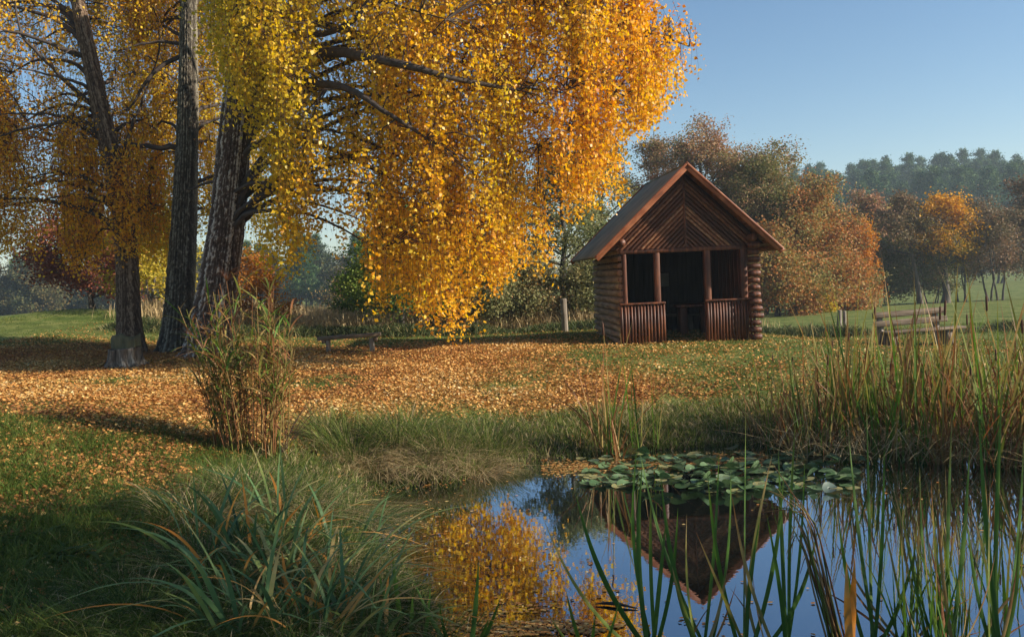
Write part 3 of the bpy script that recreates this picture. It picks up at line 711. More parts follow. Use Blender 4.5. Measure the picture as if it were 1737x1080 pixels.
birch('largest birch with white furrowed bark and long branches hanging right over the lawn',
      [(350, 605, 78, 19.0), (357, 560, 72, 19.0), (370, 480, 66, 19.0), (382, 400, 62, 19.0), (392, 300, 58, 19.0), (402, 200, 56, 19.0), (408, 100, 46, 19.0), (415, 0, 40, 19.1), (425, -160, 24, 19.1)],
      19, R_POLY, 17.7, 2.3, 1060, M['bark_white'], 21, tint_r, limbsR, per=135, leaf=.078, dens_fn=lambda x, z: np.clip(.25+.75*ss((x+6.6)/1.6), 0, 1)*np.clip(.35+1.1*vnoise(x, z, 1.3, 77)+.5*ss((x-1)/1.2), 0, 1))
# middle birch
M_POLY = [(210, -170), (440, -170), (450, 60), (455, 400), (432, 445), (400, 400), (345, 430), (325, 390), (290, 440), (262, 400), (240, 300), (215, 60)]
def tint_m(x, y, z, b): return .28+.3*(vnoise(x, z, .8, 12)-.5)+b
birch('middle birch with straight dark trunk close behind the largest birch',
      [(300, 592, 66, 20.3), (303, 540, 54, 20.3), (308, 450, 47, 20.3), (313, 350, 42, 20.3), (318, 250, 38, 20.3), (319, 120, 34, 20.3), (320, 0, 30, 20.3), (323, -160, 20, 20.3)],
      20.3, M_POLY, 21.6, 1.1, 270, M['bark_grey'], 31, tint_m,
      [([(310, 250, 20.3), (265, 248, 20.1), (210, 245, 19.9)], .075, .04), ([(312, 75, 20.3), (270, 70, 20.2), (195, 90, 20)], .05, .015), ([(308, 95, 20.3), (270, 110, 20.2), (240, 150, 20), (215, 185, 20)], .06, .02)], per=150)
# left birch
L_POLY = [(-90, -170), (330, -170), (325, 60), (290, 180), (300, 330), (312, 420), (270, 440), (240, 380), (225, 420), (200, 400), (185, 440), (150, 420), (120, 470), (95, 440), (60, 415), (30, 425), (-90, 420)]
def tint_l(x, y, z, b): return .60+.03*(6-z)+.25*(vnoise(x, z, .6, 13)-.5)+b
def dens_l(x, z): return np.clip(.10+1.25*vnoise(x, z, .75, 17)**1.6+.35*ss((5.0-z)/2), 0, 1)
birch('left birch with brown trunk leaning left behind the stump',
      [(221, 600, 52, 20.0), (219, 540, 42, 20.0), (216, 440, 38, 20.0), (205, 350, 36, 20.0), (186, 250, 33, 20.0), (163, 150, 30, 20.0), (144, 60, 27, 20.0), (130, -10, 24, 20.0), (100, -170, 16, 20.0)],
      20, L_POLY, 21.4, 2.0, 780, M['bark_brown'], 41, tint_l,
      [([(160, 180, 20), (120, 140, 19.8), (80, 100, 19.6), (35, 60, 19.4), (25, 0, 19.4)], .06, .02), ([(150, 95, 20), (110, 88, 19.8), (60, 62, 19.5), (0, 50, 19.3)], .06, .025), ([(168, 160, 20), (120, 135, 19.6), (45, 122, 19.2)], .05, .015),
       ([(178, 240, 20), (120, 205, 19.6), (60, 215, 19.3), (0, 232, 19)], .055, .015), ([(176, 238, 20), (150, 225, 20), (125, 210, 20)], .05, .02), ([(200, 270, 20), (230, 200, 20.2), (262, 105, 20.4)], .05, .012)], per=115, dens_fn=dens_l,
      extra=[(205+random.uniform(-18, 26), random.uniform(230, 400), 19.5) for _ in range(26)])

# ------------------------------------------------------------------ other trees
def grow_tree(name, label, cat, pos, H, spread, crown0, leafm, seed, nleaf=14000, lsize=.12, tr=.15, lean=(0, 0), stems=1, nprim=16, clump=.5, barkm=None, group=None, tint0=.5, tvar=.25, tz=0.0, up=.6, shape=.5, droop=0.0, branch_r=1.0):
    r = np.random.default_rng(seed)
    gz = g1(pos[0], pos[1]); root = thing(name, label, cat, (pos[0], pos[1], gz), 0, group)
    q = Quads(); tips = []; K = 6
    for s_ in range(stems):
        off = r.normal(0, .12*H*.3, 2) if stems > 1 else np.zeros(2)
        ln = np.array(lean)+(off*.35/H*3 if stems > 1 else 0)
        Hs = H*(1 if s_ == 0 else r.uniform(.7, .97)); zs = np.linspace(-.15, Hs*.95, 9)
        wob = np.cumsum(r.normal(0, .012*H, (9, 2)), 0); wob -= wob[0]
        tp = np.stack([off[0]+ln[0]*zs+wob[:, 0], off[1]+ln[1]*zs+wob[:, 1], zs], -1)
        trr = tr*(1 if stems == 1 else .7)*np.linspace(1, .12, 9); trr[0] *= 1.35
        V, Fq = tubes(tp[None], trr[None], 10); q.add(V, Fq)
        npb = max(5, int(nprim/(stems**.6)))
        for i in range(npb):
            u = (i+r.random())/npb; z0 = Hs*(crown0+(.93-crown0)*u**.9)*.92
            st = np.array([np.interp(z0, zs, tp[:, 0]), np.interp(z0, zs, tp[:, 1]), z0])
            uu = u; ext = spread*((.6+.4*u)*math.sqrt(1-u**4)+.12)*r.uniform(.65, 1.1) if shape < 0 else spread*((math.sin(PI*min(1, (.18+.82*uu)**shape))**.6 if uu < 1 else .2)*.8+.2)*(1-.45*uu)*r.uniform(.65, 1.15)
            az = i*2.4+r.uniform(-.5, .5); el = up*(.4+.8*uu)+r.uniform(-.15, .2)
            d = np.array([math.cos(az)*math.cos(el), math.sin(az)*math.cos(el), math.sin(el)])
            ln_ = ext/max(math.cos(el), .35) if shape >= 0 else ext
            ts = np.linspace(0, 1, K)[:, None]
            bp = st+d*ln_*ts+np.array([0, 0, -droop*ln_])*ts**2+np.cumsum(r.normal(0, .03*ln_, (K, 3)), 0)*ts
            rb = max(tr*.38*(1-.6*u), .012)*branch_r*np.linspace(1, .25, K); V, Fq = tubes(bp[None], rb[None], 5); q.add(V, Fq)
            ns = int(5+ext*1.5)
            for j in range(ns):
                w = r.uniform(.25, 1); p0 = np.array([np.interp(w, ts[:, 0], bp[:, c]) for c in range(3)])
                d2 = d+r.normal(0, .75, 3); d2[2] += .15-droop; d2 /= np.linalg.norm(d2); l2 = ext*.42*r.uniform(.4, 1.1)
                bp2 = p0+d2*l2*ts+np.cumsum(r.normal(0, .03*l2, (K, 3)), 0)*ts+np.array([0, 0, -droop*l2])*ts**2
                V, Fq = tubes(bp2[None], (max(rb[0]*.35, .008)*np.linspace(1, .2, K))[None], 3); q.add(V, Fq)
                for m_ in (2, 3, 4, 5): tips.append(bp2[m_])
            tips.append(bp[-1])
        tips.append(tp[-1])
    q.build('trunk', barkm or M['far_bark'], root, True)
    T = np.array(tips); wgt = r.gamma(1.6, 1, len(T)); wgt /= wgt.sum()
    k = r.choice(len(T), nleaf, p=wgt); off = r.normal(0, clump, (nleaf, 3))*[1, 1, .7]
    P = T[k]+off; P[:, 2] = np.maximum(P[:, 2], .05)
    tt = r.normal(0, tvar*.6, len(T))[k]+r.normal(0, tvar*.5, nleaf)+tint0+tz*(P[:, 2]/H-.5)+.35*(vnoise(P[:, 0]+pos[0], P[:, 2]+P[:, 1]*.6, 1.6/spread, seed)-.5)
    V, Fq = leaves(P, lsize*r.uniform(.7, 1.3, nleaf), .1, .8, r)
    mesh_np('crown', V, Fq, leafm, root, np.clip(tt, 0, 1))
    return root

def X(px, Y): return (px-868.5)/F*Y
gt = grow_tree
# behind the hut
gt('alder_tree', 'tall grey brown thinning alder rising right behind the hut', 'tree', (X(1210, 50), 50), 10.2, 3.7, .15, M['alder_leaf'], 101, 60000, .10, .22, nprim=42, clump=.30, shape=-1, stems=2, tint0=.62, tz=.3, up=.9)
gt('alder_tree', 'open feathery alder rising directly above the hut roof, left of the tallest', 'tree', (X(1125, 52), 52), 11.4, 2.8, .35, M['alder_leaf'], 102, 17000, .11, .16, nprim=20, clump=.28, tint0=.7, up=.7)
gt('alder_tree', 'olive brown alder hugging the right shoulder of the tallest one', 'tree', (X(1285, 49), 49), 8.8, 3.3, .1, M['alder_leaf'], 103, 50000, .11, .16, nprim=34, clump=.31, shape=-1, stems=2, tint0=.5, up=.8)
gt('alder_tree', 'rust tinted round tree right behind the hut eaves', 'tree', (X(1350, 47), 47), 6.4, 3.0, .05, M['red_leaf'], 104, 34000, .13, .12, nprim=26, clump=.36, stems=2, tint0=.6, up=.8)
gt('alder_tree', 'reddish brown alder between the hut and the orange tree', 'tree', (X(1392, 56), 56), 8.8, 3.0, .1, M['red_leaf'], 105, 30000, .15, .15, nprim=24, clump=.36, stems=2, tint0=.55, up=.8)
gt('maple_tree', 'bright orange topped tree left of the far right bench', 'tree', (X(1450, 57), 57), 5.8, 1.7, .1, M['orange_leaf'], 106, 12000, .13, .12, nprim=22, clump=.30, tint0=.3, tz=.9, up=.9)
gt('alder_tree', 'brown green alder behind the bright orange tree', 'tree', (X(1470, 66), 66), 8.8, 2.9, .15, M['alder_leaf'], 107, 20000, .17, .14, nprim=22, clump=.4, stems=2, tint0=.65, tz=.3)
gt('alder_tree', 'low rust coloured bushy tree under the right eaves of the hut', 'tree', (X(1322, 43), 43), 3.9, 2.4, .0, M['red_leaf'], 118, 22000, .12, .08, nprim=22, clump=.36, stems=3, tint0=.5)
gt('alder_tree', 'low russet bushy tree at the foot of the orange topped tree', 'tree', (X(1420, 49), 49), 4.0, 2.2, .0, M['red_leaf'], 119, 20000, .13, .08, nprim=22, clump=.36, stems=3, tint0=.6)
gt('shrub', 'small yellow shrub at the foot of the russet trees', 'shrub', (X(1392, 45.5), 45.5), 1.4, .7, .0, M['yellowgreen_leaf'], 108, 2500, .12, .05, nprim=10, clump=.2, stems=3, tint0=.9)
gt('alder_tree', 'dark bare leaning alder left of the orange oak', 'tree', (X(1562, 60), 60), 8.2, 2.3, .4, M['dark_leaf'], 109, 6500, .15, .17, lean=(-.17, 0), nprim=18, clump=.34, tint0=.7)
gt('oak_tree', 'orange crowned oak with spreading limbs above the right bench', 'tree', (X(1605, 60), 60), 7.4, 3.1, .32, M['oak_leaf'], 110, 9000, .16, .26, nprim=20, clump=.33, tint0=.45, tz=.8, up=.7, branch_r=1.2)
gt('alder_tree', 'thin sparse dark tree immediately right of the orange oak', 'tree', (X(1640, 62), 62), 5.6, 1.7, .3, M['dark_leaf'], 111, 4200, .15, .09, nprim=14, clump=.34, stems=3, tint0=.6)
gt('alder_tree', 'dark slender multi stemmed tree near the right picture edge', 'tree', (X(1692, 61), 61), 8.2, 2.1, .25, M['dark_leaf'], 112, 9000, .15, .10, nprim=18, clump=.36, stems=4, tint0=.7)
gt('alder_tree', 'tallest dark brown tree at the right picture edge', 'tree', (X(1748, 63), 63), 10.0, 2.6, .15, M['dark_leaf'], 113, 17000, .16, .14, nprim=22, clump=.4, stems=3, tint0=.9)
gt('alder_tree', 'green brown low tree under the leaning alder', 'tree', (X(1505, 62), 62), 5.0, 1.9, .1, M['alder_leaf'], 114, 9000, .15, .10, nprim=16, clump=.36, stems=3, tint0=.4)
gt('alder_tree', 'small leafy tree filling the gap left of the oak trunk', 'tree', (X(1585, 61), 61), 4.0, 1.3, .2, M['alder_leaf'], 115, 4200, .14, .07, nprim=12, clump=.3, stems=3, tint0=.4)
for i, (px, Y, h, m_, lab) in enumerate([(1385, 95, 9.5, 'yellowgreen_leaf', 'pale yellow tree standing before the pines behind the russet trees'), (1450, 110, 11.5, 'red_leaf', 'rust topped tree standing before the pines'), (1520, 120, 12.6, 'yellowgreen_leaf', 'yellow green tree before the pines left of the oak'),
                                  (1560, 118, 11.5, 'yellowgreen_leaf', 'dull yellow tree before the pines behind the oak'), (1640, 130, 9.5, 'wood_leaf', 'dark green tree before the pines right of the oak'), (1700, 120, 11, 'dark_leaf', 'dark brown tree before the pines above the right edge trees'), (1480, 125, 9.0, 'wood_leaf', 'dull green tree before the pines left of the leaning alder')]):
    gt('broadleaf_tree', lab, 'tree', (X(px, Y), Y), h, 4.2, .1, M[m_], 130+i, 9000, .3, .2, nprim=20, clump=.6, tint0=.5, tz=.5, stems=2)
# between birch and hut
gt('willow_tree', 'small green tree on a bare trunk behind the hanging birch leaves', 'tree', (X(687, 27.5), 27.5), 4.3, 2.2, .22, M['willow_leaf'], 201, 26000, .075, .09, nprim=22, clump=.24, tint0=.5, up=.5, droop=.25)
gt('alder_tree', 'dark grey green alder close behind the left side of the hut', 'tree', (X(965, 31), 31), 6.4, 2.2, .15, M['bush_leaf'], 202, 22000, .085, .15, nprim=24, clump=.26, tint0=.35, up=.8)
gt('alder_tree', 'thin grey green tree seen between birch leaves and hut roof', 'tree', (X(1030, 36), 36), 8.0, 2.4, .25, M['bush_leaf'], 203, 15000, .09, .14, nprim=22, clump=.28, tint0=.5, up=.8)
for i, (px, Y, h, sp, m_, t0, lab) in enumerate([(845, 28, 2.9, 1.5, 'bush_leaf', .45, 'olive bush left of the weathered post by the hut'), (905, 29, 2.4, 1.3, 'bush_leaf', .75, 'brownish bush between the olive bush and the weathered post'), (800, 30, 3.6, 1.5, 'willow_leaf', .55, 'green bush behind the longest hanging birch strands'),
        (745, 31, 3.0, 1.5, 'willow_leaf', .35, 'darker green bush just right of the small green tree'), (995, 28.5, 2.6, 1.1, 'bush_leaf', .5, 'grey green bush touching the log wall of the hut from behind'), (625, 33, 2.6, 1.4, 'willow_leaf', .3, 'dark green bush left of the small green tree'), (585, 35, 1.6, 1.3, 'bush_leaf', .9, 'twiggy tan bush at the edge of the dry meadow'),
        (870, 38, 6.0, 2.4, 'bush_leaf', .4, 'taller grey green tree behind the olive bush')]):
    gt('bush', lab, 'bush', (X(px, Y), Y), h, sp, .0, M[m_], 210+i, 15000 if px != 585 else 1800, .075, .05, nprim=18, clump=.22, tint0=t0, stems=3)
# left side
gt('maple_tree', 'copper red bushy tree on the grassy mound behind the left birch', 'tree', (X(160, 33), 33), 4.4, 2.5, .12, M['copper_leaf'], 301, 22000, .10, .10, nprim=26, clump=.26, stems=2, tint0=.5, up=.5)
gt('maple_tree', 'yellow green tree seen between the left and middle birch trunks', 'tree', (X(262, 30), 30), 4.6, 1.7, .08, M['yellowgreen_leaf'], 302, 14000, .09, .07, nprim=20, clump=.24, stems=2, tint0=.6, up=.6)
gt('bush', 'orange leaved bush behind the tall reed grass clump', 'bush', (X(448, 28.5), 28.5), 2.7, 1.1, .05, M['orange_leaf'], 303, 5000, .075, .05, nprim=16, clump=.2, stems=3, tint0=.15)

# far woods, one kind copied
def pine(seed, H=17.0, n=8000):
    r = np.random.default_rng(seed); root = thing('pine_tree', 'x', 'tree')
    q = Quads(); zs = np.linspace(-.5, H*.95, 6); tp = np.stack([np.cumsum(r.normal(0, .12, 6)), np.cumsum(r.normal(0, .12, 6)), zs], -1); V, Fq = tubes(tp[None], np.linspace(.22, .04, 6)[None], 6); q.add(V, Fq)
    T = []; 
    for i in range(34):
        u = i/33; z = H*(.22+.74*u); ext = (3.5*(1-u)**.55+.5)*r.uniform(.6, 1.15); az = i*2.4+r.uniform(-.4, .4)
        for w in np.linspace(.25, 1, 5): T.append((math.cos(az)*ext*w, math.sin(az)*ext*w, z+ext*w*.22+r.normal(0, .12)))
        V, Fq = tubes(np.array([[(0, 0, z), T[-1]]]), np.array([[.05, .02]]), 3); q.add(V, Fq)
    T.append((0, 0, H*.99)); T = np.array(T); k = r.integers(0, len(T), n)
    P = T[k]+r.normal(0, .42, (n, 3))*[1, 1, .6]; tt = np.clip(r.normal(0, .25, len(T))[k]+r.normal(.5, .15, n), 0, 1)
    V, Fq = leaves(P, .42*r.uniform(.6, 1.3, n), -.25, .5, r)
    q.build('trunk', M['far_bark'], root); mesh_np('crown', V, Fq, M['pine_needle'], root, tt)
    return root
protos = [pine(400+i, 17+i*.7) for i in range(4)]
used = [False]*4; cnt = 0; rr_ = random.Random(3)
for row in range(11):
    Y = 168+row*11; n = 23
    for i in range(n):
        x = Y*(.255+.355*(i+rr_.uniform(-.35, .35))/(n-1)); y = Y+rr_.uniform(-4, 4); k = rr_.randrange(4); s_ = rr_.uniform(.72, 1.08); z = g1(x, y)-.3
        lab = 'dark green pine in the pine wood covering the far right hill'; grp = 'pines on the far right hill'
        if not used[k]:
            o = protos[k]; o.location = (x, y, z); o.rotation_euler = (0, 0, rr_.uniform(0, 6)); o.scale = (s_,)*3; o['label'] = lab; o['group'] = grp; used[k] = True
        else: copy_thing(protos[k], (x, y, z), rr_.uniform(0, 6), s_, lab, grp)
bl = [gt('broadleaf_tree', 'x', 'tree', (0, 0), 10.0, 3.0, .05, M['wood_leaf'], 450+i, 8000, .26, .16, nprim=20, clump=.5, tint0=(.25, .5, .8)[i], stems=2) for i in range(3)]
used = [False]*4
for row in range(3):
    Y = 118+row*16; n = 26
    for i in range(n):
        x = Y*(-.60+.56*(i+rr_.uniform(-.35, .35))/(n-1)); y = Y+rr_.uniform(-5, 5); k = rr_.randrange(4); z = g1(x, y)-.3
        if k == 3: k2 = rr_.randrange(4); copy_thing(protos[k2], (x, y, z), rr_.uniform(0, 6), rr_.uniform(.5, .68), 'blue green pine in the far wood seen left under the birches', 'pines of the far left wood'); continue
        s_ = rr_.uniform(.75, 1.1); lab = 'hazy broadleaf tree in the far wood seen left under the birches'; grp = 'broadleaf trees of the far left wood'
        if not used[k]:
            o = bl[k]; o.location = (x, y, z); o.scale = (s_,)*3; o['label'] = lab; o['group'] = grp; used[k] = True
        else: copy_thing(bl[k], (x, y, z), rr_.uniform(0, 6), s_, lab, grp)
# trees outside the frame on the right shore: they shade the near bank
gt('alder_tree', 'alder on the near right shore outside the view, shading the near bank', 'tree', (13.4, 2.0), 11.5, 3.4, .36, M['alder_leaf'], 501, 10500, .13, .22, nprim=22, clump=.36, tint0=.4)

# ------------------------------------------------------------------ ground cover
def scatter(n, x0, x1, y0, y1, dens, r=rng):
    out = []
    tot = 0
    while tot < n:
        x = r.uniform(x0, x1, n); y = r.uniform(y0, y1, n)
        ok = r.random(n) < dens(x, y); out.append(np.stack([x[ok], y[ok]], -1)); tot += int(ok.sum())
        if len(out) > 60: break
    return np.concatenate(out)[:n]
def infr(x, y): return (x > -.66*y-1.0) & (x < .66*y+1.0)

def build_litter():
    P = scatter(190000, -13, 12, 3.6, 27, lambda x, y: infr(x, y)*np.clip(litter_mask(x, y)*1.0+.05*ss((y-6)/4)+.5*ss((10.5-y)/4)*ss((-x-1.8)/2)*ss((y-3.8)/2.5)*vnoise(x, y, 1.1, 9)*1.6, 0, 1)*(pond_d(x, y) > .25)*(14/np.maximum(y, 9))**.4)
    n = len(P); z = G(P[:, 0], P[:, 1])+rng.uniform(.004, .045, n)
    s = .046*rng.uniform(.55, 1.35, n); az = rng.uniform(0, 2*PI, n)
    d = np.stack([np.cos(az), np.sin(az), rng.normal(0, .35, n)], -1); d /= np.linalg.norm(d, axis=1, keepdims=True)
    q = np.stack([rng.normal(0, .5, n), rng.normal(0, .5, n), np.ones(n)], -1); w = np.cross(d, q); w /= np.linalg.norm(w, axis=1, keepdims=True); nn = np.cross(w, d)
    c = np.stack([P[:, 0], P[:, 1], z], -1); S_ = s[:, None]
    V = np.stack([c-d*S_*.5, c+w*S_*.38+nn*S_*.12, c+d*S_*.5, c-w*S_*.38+nn*S_*.12], 1).reshape(-1, 3)
    tint = np.clip(rng.beta(1.9, 2.5, n)+.5*(vnoise(P[:, 0], P[:, 1], .7, 4)-.55)+.2*(vnoise(P[:, 0], P[:, 1], 3, 14)-.5), 0, 1)
    o = mesh_np('fallen_leaves', V, np.arange(4*n).reshape(n, 4), M['litter'], None, tint)
    tag(o, 'orange and yellow birch leaves fallen thickly on the lawn', 'leaves', kind='stuff')
build_litter()

def build_lawn():
    q = Quads()
    P = scatter(120000, -8, 1.5, 2.9, 11, lambda x, y: infr(x, y)*(pond_d(x, y) > .15)*np.clip((7/np.maximum(y, 4))**1.2, 0, 1)*(.35+.8*vnoise(x, y, 1.7, 21)))
    n = len(P); b = np.stack([P[:, 0], P[:, 1], G(P[:, 0], P[:, 1])-.01], -1); k = vnoise(P[:, 0], P[:, 1], 1.2, 22)
    V, Fq, T = blades(b, rng.uniform(.04, .12, n)*(.6+1.3*k), rng.uniform(.004, .008, n), rng.uniform(0, 2*PI, n), rng.uniform(.1, .7, n), rng.uniform(.1, 1.0, n), 3, np.clip(rng.beta(2, 3, n)+.2*(k-.5), 0, 1))
    q.add(V, Fq, T)
    P = scatter(130000, -16, 22, 10, 30, lambda x, y: infr(x, y)*(pond_d(x, y) > .3)*(1-.75*litter_mask(x, y))*np.clip((13/y)**1.0, 0, 1)*(.4+.7*vnoise(x, y, .9, 23)))
    n = len(P); b = np.stack([P[:, 0], P[:, 1], G(P[:, 0], P[:, 1])-.01], -1); k = vnoise(P[:, 0], P[:, 1], .7, 24)
    V, Fq, T = blades(b, rng.uniform(.03, .085, n)*(.6+.9*k), rng.uniform(.008, .015, n), rng.uniform(0, 2*PI, n), rng.uniform(.1, .8, n), rng.uniform(.1, 1.0, n), 2, np.clip(rng.beta(2.5, 2.5, n)+.2*(k-.5), 0, 1))
    q.add(V, Fq, T)
    tag(q.build('lawn_grass', M['lawn_blade']), 'short green lawn grass around the pond', 'grass', kind='stuff')
    # taller fringe along the water
    q = Quads()
    def dn(x, y):
        d = pond_d(x, y); far = (y > 9.5); wd = np.where(far, 1.25, 1.0); return infr(x, y)*(d > -.12)*(d < wd)*(1-.6*np.clip(d/wd, 0, 1))*(.3+.8*vnoise(x, y, 1.5, 26))*np.where(far, 1, .55)
    P = scatter(42000, -4, 9, 4, 15, dn); n = len(P); d = pond_d(P[:, 0], P[:, 1]); far = P[:, 1] > 9.5
    b = np.stack([P[:, 0], P[:, 1], np.maximum(G(P[:, 0], P[:, 1]), -.02)-.01], -1); k = vnoise(P[:, 0], P[:, 1], 1.1, 27)
    h = rng.uniform(.07, .24, n)*(.5+.9*k)*np.where(P[:, 0] > .2, .95, 1.15)
    V, Fq, T = blades(b, h, rng.uniform(.005, .011, n), rng.uniform(0, 2*PI, n), rng.uniform(.05, .45, n), rng.uniform(.1, 1.1, n), 4, np.clip(rng.normal(.58, .14, n)-.28*(~far)+.35*(rng.random(n) < .25), 0, 1))
    q.add(V, Fq, T); tag(q.build('bank_grass', M['sedge']), 'uneven green and tan grass fringing the pond bank', 'grass', kind='stuff')
    # strip of rough herbs and dry meadow behind the lawn
    P = scatter(34000, -12, 16, 25, 29, lambda x, y: infr(x, y)*np.exp(-((y-26.6-.25*np.sin(x*.8)-.03*x)/.55)**2)*(.35+vnoise(x, y, .8, 28))*np.where(x > 7, .9*(x < 15.5), 1)*(~((x > -10) & (x < -9))))
    n = len(P); b = np.stack([P[:, 0], P[:, 1], G(P[:, 0], P[:, 1])], -1); k = vnoise(P[:, 0], P[:, 1]*0, .9, 29)
    V, Fq, T = blades(b, rng.uniform(.08, .40, n)*(.35+1.0*k), rng.uniform(.015, .035, n), rng.uniform(0, 2*PI, n), rng.uniform(.1, .7, n), rng.uniform(.1, 1.0, n), 3, np.clip(rng.normal(.45, .25, n), 0, 1))
    o = mesh_np('rough_herbs', V, Fq, M['hedge'], None, T); tag(o, 'dark green rough herbs in a strip along the far lawn edge', 'undergrowth', kind='stuff')
    P = scatter(60000, -14, 12, 27.5, 46, lambda x, y: infr(x, y)*np.clip((28/y)**1.5, 0, 1)*ss((y-27-.02*x)/1.0)*ss((9-x)/4)*ss((x+13.5)/3)*(.4+vnoise(x, y, .6, 30)))
    n = len(P); b = np.stack([P[:, 0], P[:, 1], G(P[:, 0], P[:, 1])], -1)
    V, Fq, T = blades(b, rng.uniform(.3, .75, n), rng.uniform(.012, .03, n), rng.uniform(0, 2*PI, n), rng.uniform(.02, .3, n), rng.uniform(.0, .7, n), 3, rng.beta(2, 2, n))
    o = mesh_np('dry_grass', V, Fq, M['straw'], None, T); tag(o, 'pale dry meadow grass beyond the lawn', 'grass', kind='stuff')
build_lawn()

# ------------------------------------------------------------------ tussocks, irises, reeds
def tussock(name, label, cat, x, y, n, rad, h, mat, w=.006, tint=(.35, .15), dead=.2, lean=(.1, .6), bend=(.2, 1.0), hang=0, group=None, z=None, K=6, tip=None):
    gz = (g1(x, y) if z is None else z); root_loc = (x, y, gz)
    a = rng.uniform(0, 2*PI, n); rr = rad*np.sqrt(rng.random(n)); b = np.stack([np.cos(a)*rr, np.sin(a)*rr, np.maximum(G(x+np.cos(a)*rr, y+np.sin(a)*rr)-gz, -gz-.05)-.02], -1)
    az = a+rng.normal(0, .5, n); k = rr/rad
    t = np.clip(rng.normal(tint[0], tint[1], n), 0, .74); dd = rng.random(n) < dead; t = np.where(dd, rng.uniform(.78, 1, n), t)
    hh = h*rng.uniform(.45, 1.1, n)*np.where(dd, .75, 1)
    V, Fq, T = blades(b, hh, w*rng.uniform(.6, 1.3, n), az, rng.uniform(*lean, n)*(.25+.9*k), rng.uniform(*bend, n)*np.where(dd, 1.3, 1), K, t, (np.clip(t+tip*rng.random(n), 0, 1) if tip else None))
    o = mesh_np(name, V, Fq, mat, None, T, loc=root_loc); tag(o, label, cat, group); return o
def gp(px, py, zg=None):
    """ground point under a photograph pixel, found by marching"""
    for Y in np.arange(3.0, 60, .05):
        p = at(px, py, Y)
        if p.z <= max(g1(p.x, p.y), 0.0): return p.x, p.y
    return p.x, p.y
# rush tussocks on the far left bank
for px, py, n, rad, h, lab in [(600, 770, 1500, .42, .62, 'leftmost fine green rush tussock on the far bank of the inlet'), (680, 745, 1700, .45, .62, 'tall fine green rush tussock in the middle of the far left bank'), (755, 765, 1500, .38, .58, 'dark green rush tussock above the pond corner'),
                               (825, 765, 1500, .36, .62, 'rightmost rush tussock with dry tan skirt hanging to the water'), (555, 735, 1100, .35, .5, 'low rush tussock beside the tall reed grass clump')]:
    x, y = gp(px, py); tussock('rush_tussock', lab, 'grass tussock', x, y, int(n*.6), rad, h*1.05, M['sedge'], .006, (.46, .2), .32, (.1, 1.0), (.1, 1.1), group='rush tussocks on the far left bank')
for px, py, lab in [(640, 795, 'dry tan grass thatch drooping into the left corner of the pond'), (800, 795, 'dry tan thatch hanging from the bank below the rightmost rush tussock'), (720, 790, 'thin tan thatch between the two drooping thatches')]:
    x, y = gp(px, py); tussock('dry_thatch', lab, 'dead grass', x, y, 700, .3, .42, M['straw'], .006, (.5, .25), .0, (.5, 1.0), (.8, 1.5), group='dry thatch at the waterline')
# near left bank: dense sedge mass
sed = [(330, 860, 'sedge tussock at the upper left of the near bank clump'), (420, 830, 'sedge tussock right below the tall reed grass clump'), (510, 850, 'sedge tussock with many dead stalks in the middle of the near bank'), (590, 870, 'sedge tussock leaning over the inlet water'),
       (560, 960, 'dark sedge tussock against the blue water on the near left shore'), (450, 950, 'dark sedge tussock behind the blue green iris fan'), (350, 960, 'sedge tussock behind the left iris leaves'), (620, 1010, 'sedge tussock at the lowest left corner of the water'), (480, 1040, 'sedge tussock at the bottom between the iris clumps'), (235, 1000, 'low dark sedge tussock left of the iris fan')]
for i, (px, py, lab) in enumerate(sed):
    x, y = gp(px, py+25); tussock('sedge_tussock', lab, 'grass tussock', x, y, 900, .38, (.62, .7, .72, .62, .62, .6, .5, .42, .4, .35)[i], M['sedge'], .0055, (.30, .17), .42, (.2, 1.1), (.3, 1.5), group='sedge tussocks on the near left bank')
# broad leaved irises
ir = [(520, 1075, 46, .75, 'blue green iris fan arching left in the bottom foreground'), (410, 1075, 34, .70, 'iris clump with leaves arching to the left edge of the sedges'), (610, 1080, 34, .68, 'iris clump with one orange leaf beside the water'), (430, 960, 26, .78, 'iris clump with yellow and tan leaves above the iris fan'),
      (490, 930, 26, .85, 'upright iris clump with an orange dead leaf in the middle sedges'), (590, 950, 20, .7, 'yellowing iris clump near the water edge'), (340, 940, 16, .7, 'blue green iris leaves at the left of the sedges'),
      (470, 1010, 24, .75, 'iris clump between the bottom iris fan and the upright clump'), (560, 1020, 22, .72, 'iris clump right of the bottom iris fan'), (395, 1010, 20, .7, 'iris clump arching over the dark lawn weeds')]
for px, py, n, h, lab in ir:
    x, y = gp(px, py); tussock('iris_plant', lab, 'iris', x, y, n, .22, h*1.2, M['iris'], .027, (.42, .17), .28, (.05, .85), (.1, 1.2), group='yellow flag irises on the near left bank', K=10, tip=.35)
# dark leafy weeds at bottom left
def weed(label, px, py, n, h):
    x, y = gp(px, py); gz = g1(x, y); a = rng.uniform(0, 2*PI, n); b = np.zeros((n, 3)); b[:, :2] = rng.normal(0, .07, (n, 2))
    V, Fq, T = blades(b, h*rng.uniform(.5, 1.1, n), .05*rng.uniform(.6, 1.2, n), a, rng.uniform(.5, 1.2, n), rng.uniform(.5, 1.3, n), 7, rng.uniform(0, .5, n))
    o = mesh_np('dock_plant', V, Fq, M['sedge'], None, T, loc=(x, y, gz)); tag(o, label, 'weed', 'broad leaved weeds in the near lawn')
weed('glossy dark green broad leaved weed low in the left foreground', 105, 955, 22, .26)
weed('small dark green weed right of the glossy one', 165, 965, 16, .20)
weed('dark weed at the left picture edge', 45, 925, 16, .22)
weed('fern like dark weed left of the sedges', 215, 905, 20, .24)
